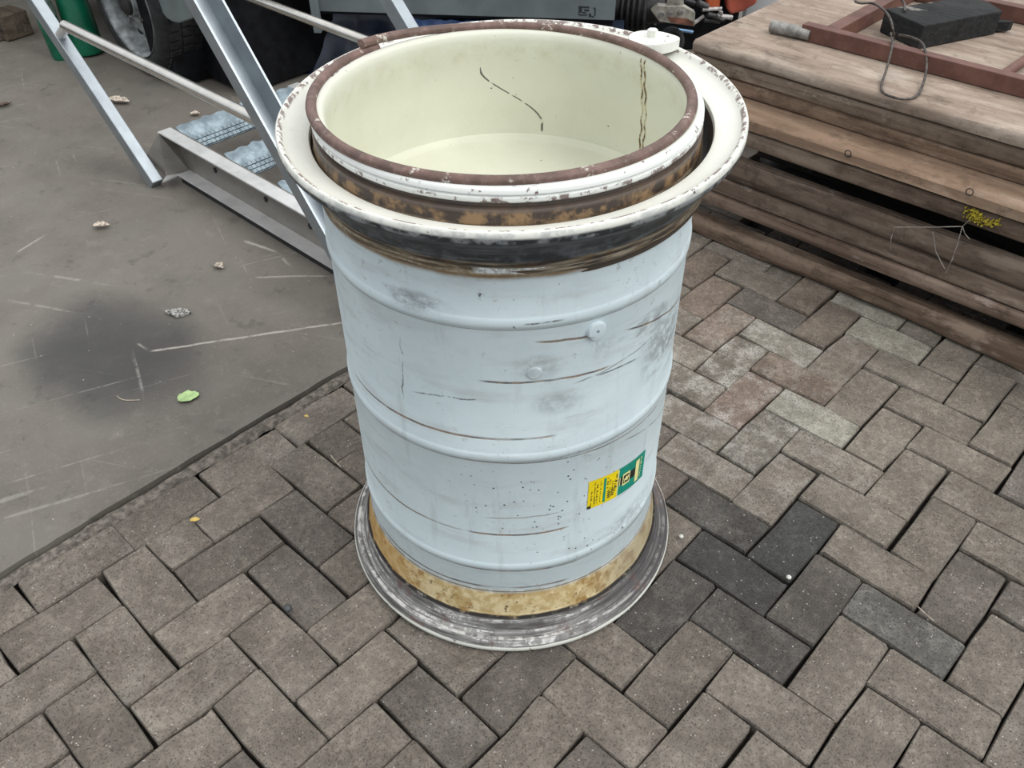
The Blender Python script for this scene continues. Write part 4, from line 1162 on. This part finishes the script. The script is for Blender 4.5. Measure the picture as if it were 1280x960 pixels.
# green canisters
def canister(loc, lab, r0, h, lean, pale):
    t_ = thing('canister', lab, 'canister', loc); t_.rotation_euler = lean
    b = MB(); b.lathe([(.001, .0), (r0 * .9, .0), (r0, .012), (r0 * .985, h * .3), (r0 * .93, h * .62), (r0 * .86, h * .80), (r0 * .6, h * .90), (r0 * .32, h * .93), (r0 * .32, h), (.001, h)], 36, closed=False)
    b.build('body', 'green_plastic', t_, smooth=True, ang=50)
    b = MB(); b.lathe([(r0 * .97, h * pale), (r0 * 1.03, h * (pale + .03)), (r0 * 1.0, h * (pale + .24)), (r0 * .93, h * (pale + .26))], 36); b.build('wrap', 'green_grey', t_, smooth=True)
    b = MB(); b.lathe([(r0 * .38, h * .97), (r0 * .38, h * 1.05), (.001, h * 1.05)], 20, closed=False); b.build('cap', 'green_grey', t_, smooth=True, ang=40)
canister((-3.725, .640, .004), 'tall green plastic canister nearest the tyre, behind the stair post', .070, .46, (R(-2), R(-9), 0), .72)
canister((-3.765, .535, .004), 'smaller green canister with grey-green wrap, left of the tall one', .046, .30, (R(3), R(-3), 0.6), .62)
# timber at the far left edge
gb = ground(20, 51); gp = ground(-1, 49)
o = rnd_box('timber_block', (gb.x - .07, gb.y + .02, .062), (.14, .135, .112), 'wood_dirty', None, .006, .15); o.color = (1.1, 1.0, .9, 1)
tag(o, 'short grey timber block on the floor at the far left', 'timber')
o = rnd_box('timber_post', (gp.x + .02, gp.y, .56), (.06, .065, 1.11), 'wood_dirty', None, .006, .15); o.color = (1.6, 1.5, 1.45, 1)
tag(o, 'upright grey timber post at the left edge of the picture', 'timber')
b = MB(); b.box((-5.05, .9, .35), (.08, 6.0, .70)); tag(b.build('wall_back', 'wall_boards'), 'low dark weathered wall behind the yard', 'wall', kind='structure')

# ================================================================== litter
def leaf(name, x, y_, z, ln, wd, rz, mat, label, seed, curl=.25, cat='leaf'):
    b = MB(); rr = random.Random(seed); n, m_ = 12, 6; vs = []
    for i in range(n + 1):
        f = i / n; hw = wd / 2 * math.sin(PI * min(.97, .06 + f * .93)) ** .6 * (1 + rr.uniform(-.16, .16))
        for j in range(m_ + 1):
            g_ = (j / m_ - .5) * 2
            vs.append(((f - .5) * ln, g_ * hw, .003 + curl * abs(g_) ** 1.5 * hw + .0015 * mnoise.noise(Vector((f * 5, g_ * 3, seed))) + .10 * ln * curl * (2 * f - 1) ** 2))
    fs = [(i * (m_ + 1) + j, (i + 1) * (m_ + 1) + j, (i + 1) * (m_ + 1) + j + 1, i * (m_ + 1) + j + 1) for i in range(n) for j in range(m_)]
    k = len(vs); vs += [(a, b_, c - .0008) for a, b_, c in vs]; fs += [tuple(k + q_ for q_ in reversed(f)) for f in fs]
    b.put(vs, fs); o = b.build(name, mat, None, (x, y_, z), smooth=True, ang=60); o.rotation_euler = (0, 0, rz)
    return tag(o, label, cat)
leaf('leaf', -1.283, -.320, .005, .052, .040, 1.15, 'leaf_green', 'pale green leaf lying on the concrete left of the drum', 1, .2)
leaf('leaf', -2.222, -.070, .005, .050, .030, .9, 'leaf_dry', 'curled dry leaf on the concrete below the stair post', 3, .9)
leaf('leaf', -1.738, .058, .005, .034, .024, .2, 'leaf_dry', 'small crumpled dry leaf on the concrete near the stair rail', 4, .9)
leaf('leaf', -3.10, .455, .005, .095, .042, .5, 'leaf_dry', 'tan dry leaf beside the upper end of the stair', 5, .8)
leaf('leaf', -2.76, .60, .005, .035, .028, 1.0, 'leaf_dry', 'pale scrap of leaf beyond the first stair tread', 6, .9)
leaf('leaf', -3.42, .115, .005, .075, .030, 1.4, 'leaf_brown', 'dark brown leaf on the concrete left of the stair post', 7, .7)
leaf('leaf', -3.62, -.15, .005, .050, .030, .4, 'leaf_brown', 'small dark leaf scrap furthest left on the concrete', 8, .7)
b = MB(); rr = random.Random(2); pg = []
for i in range(16):
    a = 2 * PI * i / 16; pg.append((.036 * math.cos(a) * rr.uniform(.75, 1.1), .020 * math.sin(a) * rr.uniform(.7, 1.15)))
b.prism(pg, 0, .008, 'z'); bc = b.build('bark_chip', 'bark_chip', None, (-1.620, -.148, .005)); bc.rotation_euler = (0, .06, .75); bevel(bc, .002)
tag(bc, 'flat grey mottled chip of bark on the concrete between the stair and the oil stain', 'bark')
leaf('petal', -.917, -.524, .006, .020, .012, .9, 'petal_yellow', 'yellow petal on the border bricks near the slab', 9, .4, 'petal')
leaf('petal', -1.01, -.16, .003, .012, .007, .3, 'petal_yellow', 'tiny yellow petal on the border course left of the drum', 10, .4, 'petal')
def pebble(x, y_, r_, mat, label, seed, z=.004):
    b = MB(); rr = random.Random(seed); bm = bmesh.new(); bmesh.ops.create_icosphere(bm, subdivisions=2, radius=r_)
    for v_ in bm.verts: v_.co *= 1 + rr.uniform(-.15, .15); v_.co.z *= .7
    me = bpy.data.meshes.new('pebble'); bm.to_mesh(me); bm.free(); me.materials.append(MAT[mat]); me.shade_smooth()
    o = link('pebble', me, None, (x, y_, z + r_ * .6)); return tag(o, label, 'pebble')
p = ground(985, 724); pebble(p.x, p.y, .0055, 'pebble', 'small white pebble in the joint right of the drum', 1)
p = ground(361, 763); pebble(p.x, p.y, .0085, 'pebble_dark', 'dark grey pebble on the bricks left of the drum base', 2)
p = ground(851, 673); pebble(p.x, p.y, .0050, 'pebble', 'white crumb on the dark brick beside the drum flange', 3)
def twig(pts, r_, label):
    b = MB(); P = [ground(*q_) + Vector((0, 0, r_ + .004)) for q_ in pts]; b.tube(catmull(P, 6), r_, 6)
    tag(b.build('twig', 'twig', smooth=True), label, 'twig')
twig([(1146, 760), (1158, 771), (1166, 778)], .0012, 'pale dry twig on the bricks at the right')
twig([(147, 497), (156, 502), (176, 502)], .0013, 'thin bent stalk on the concrete by the oil stain')
twig([(414, 571), (421, 580), (427, 586)], .0012, 'short pale straw in a brick joint left of the drum')
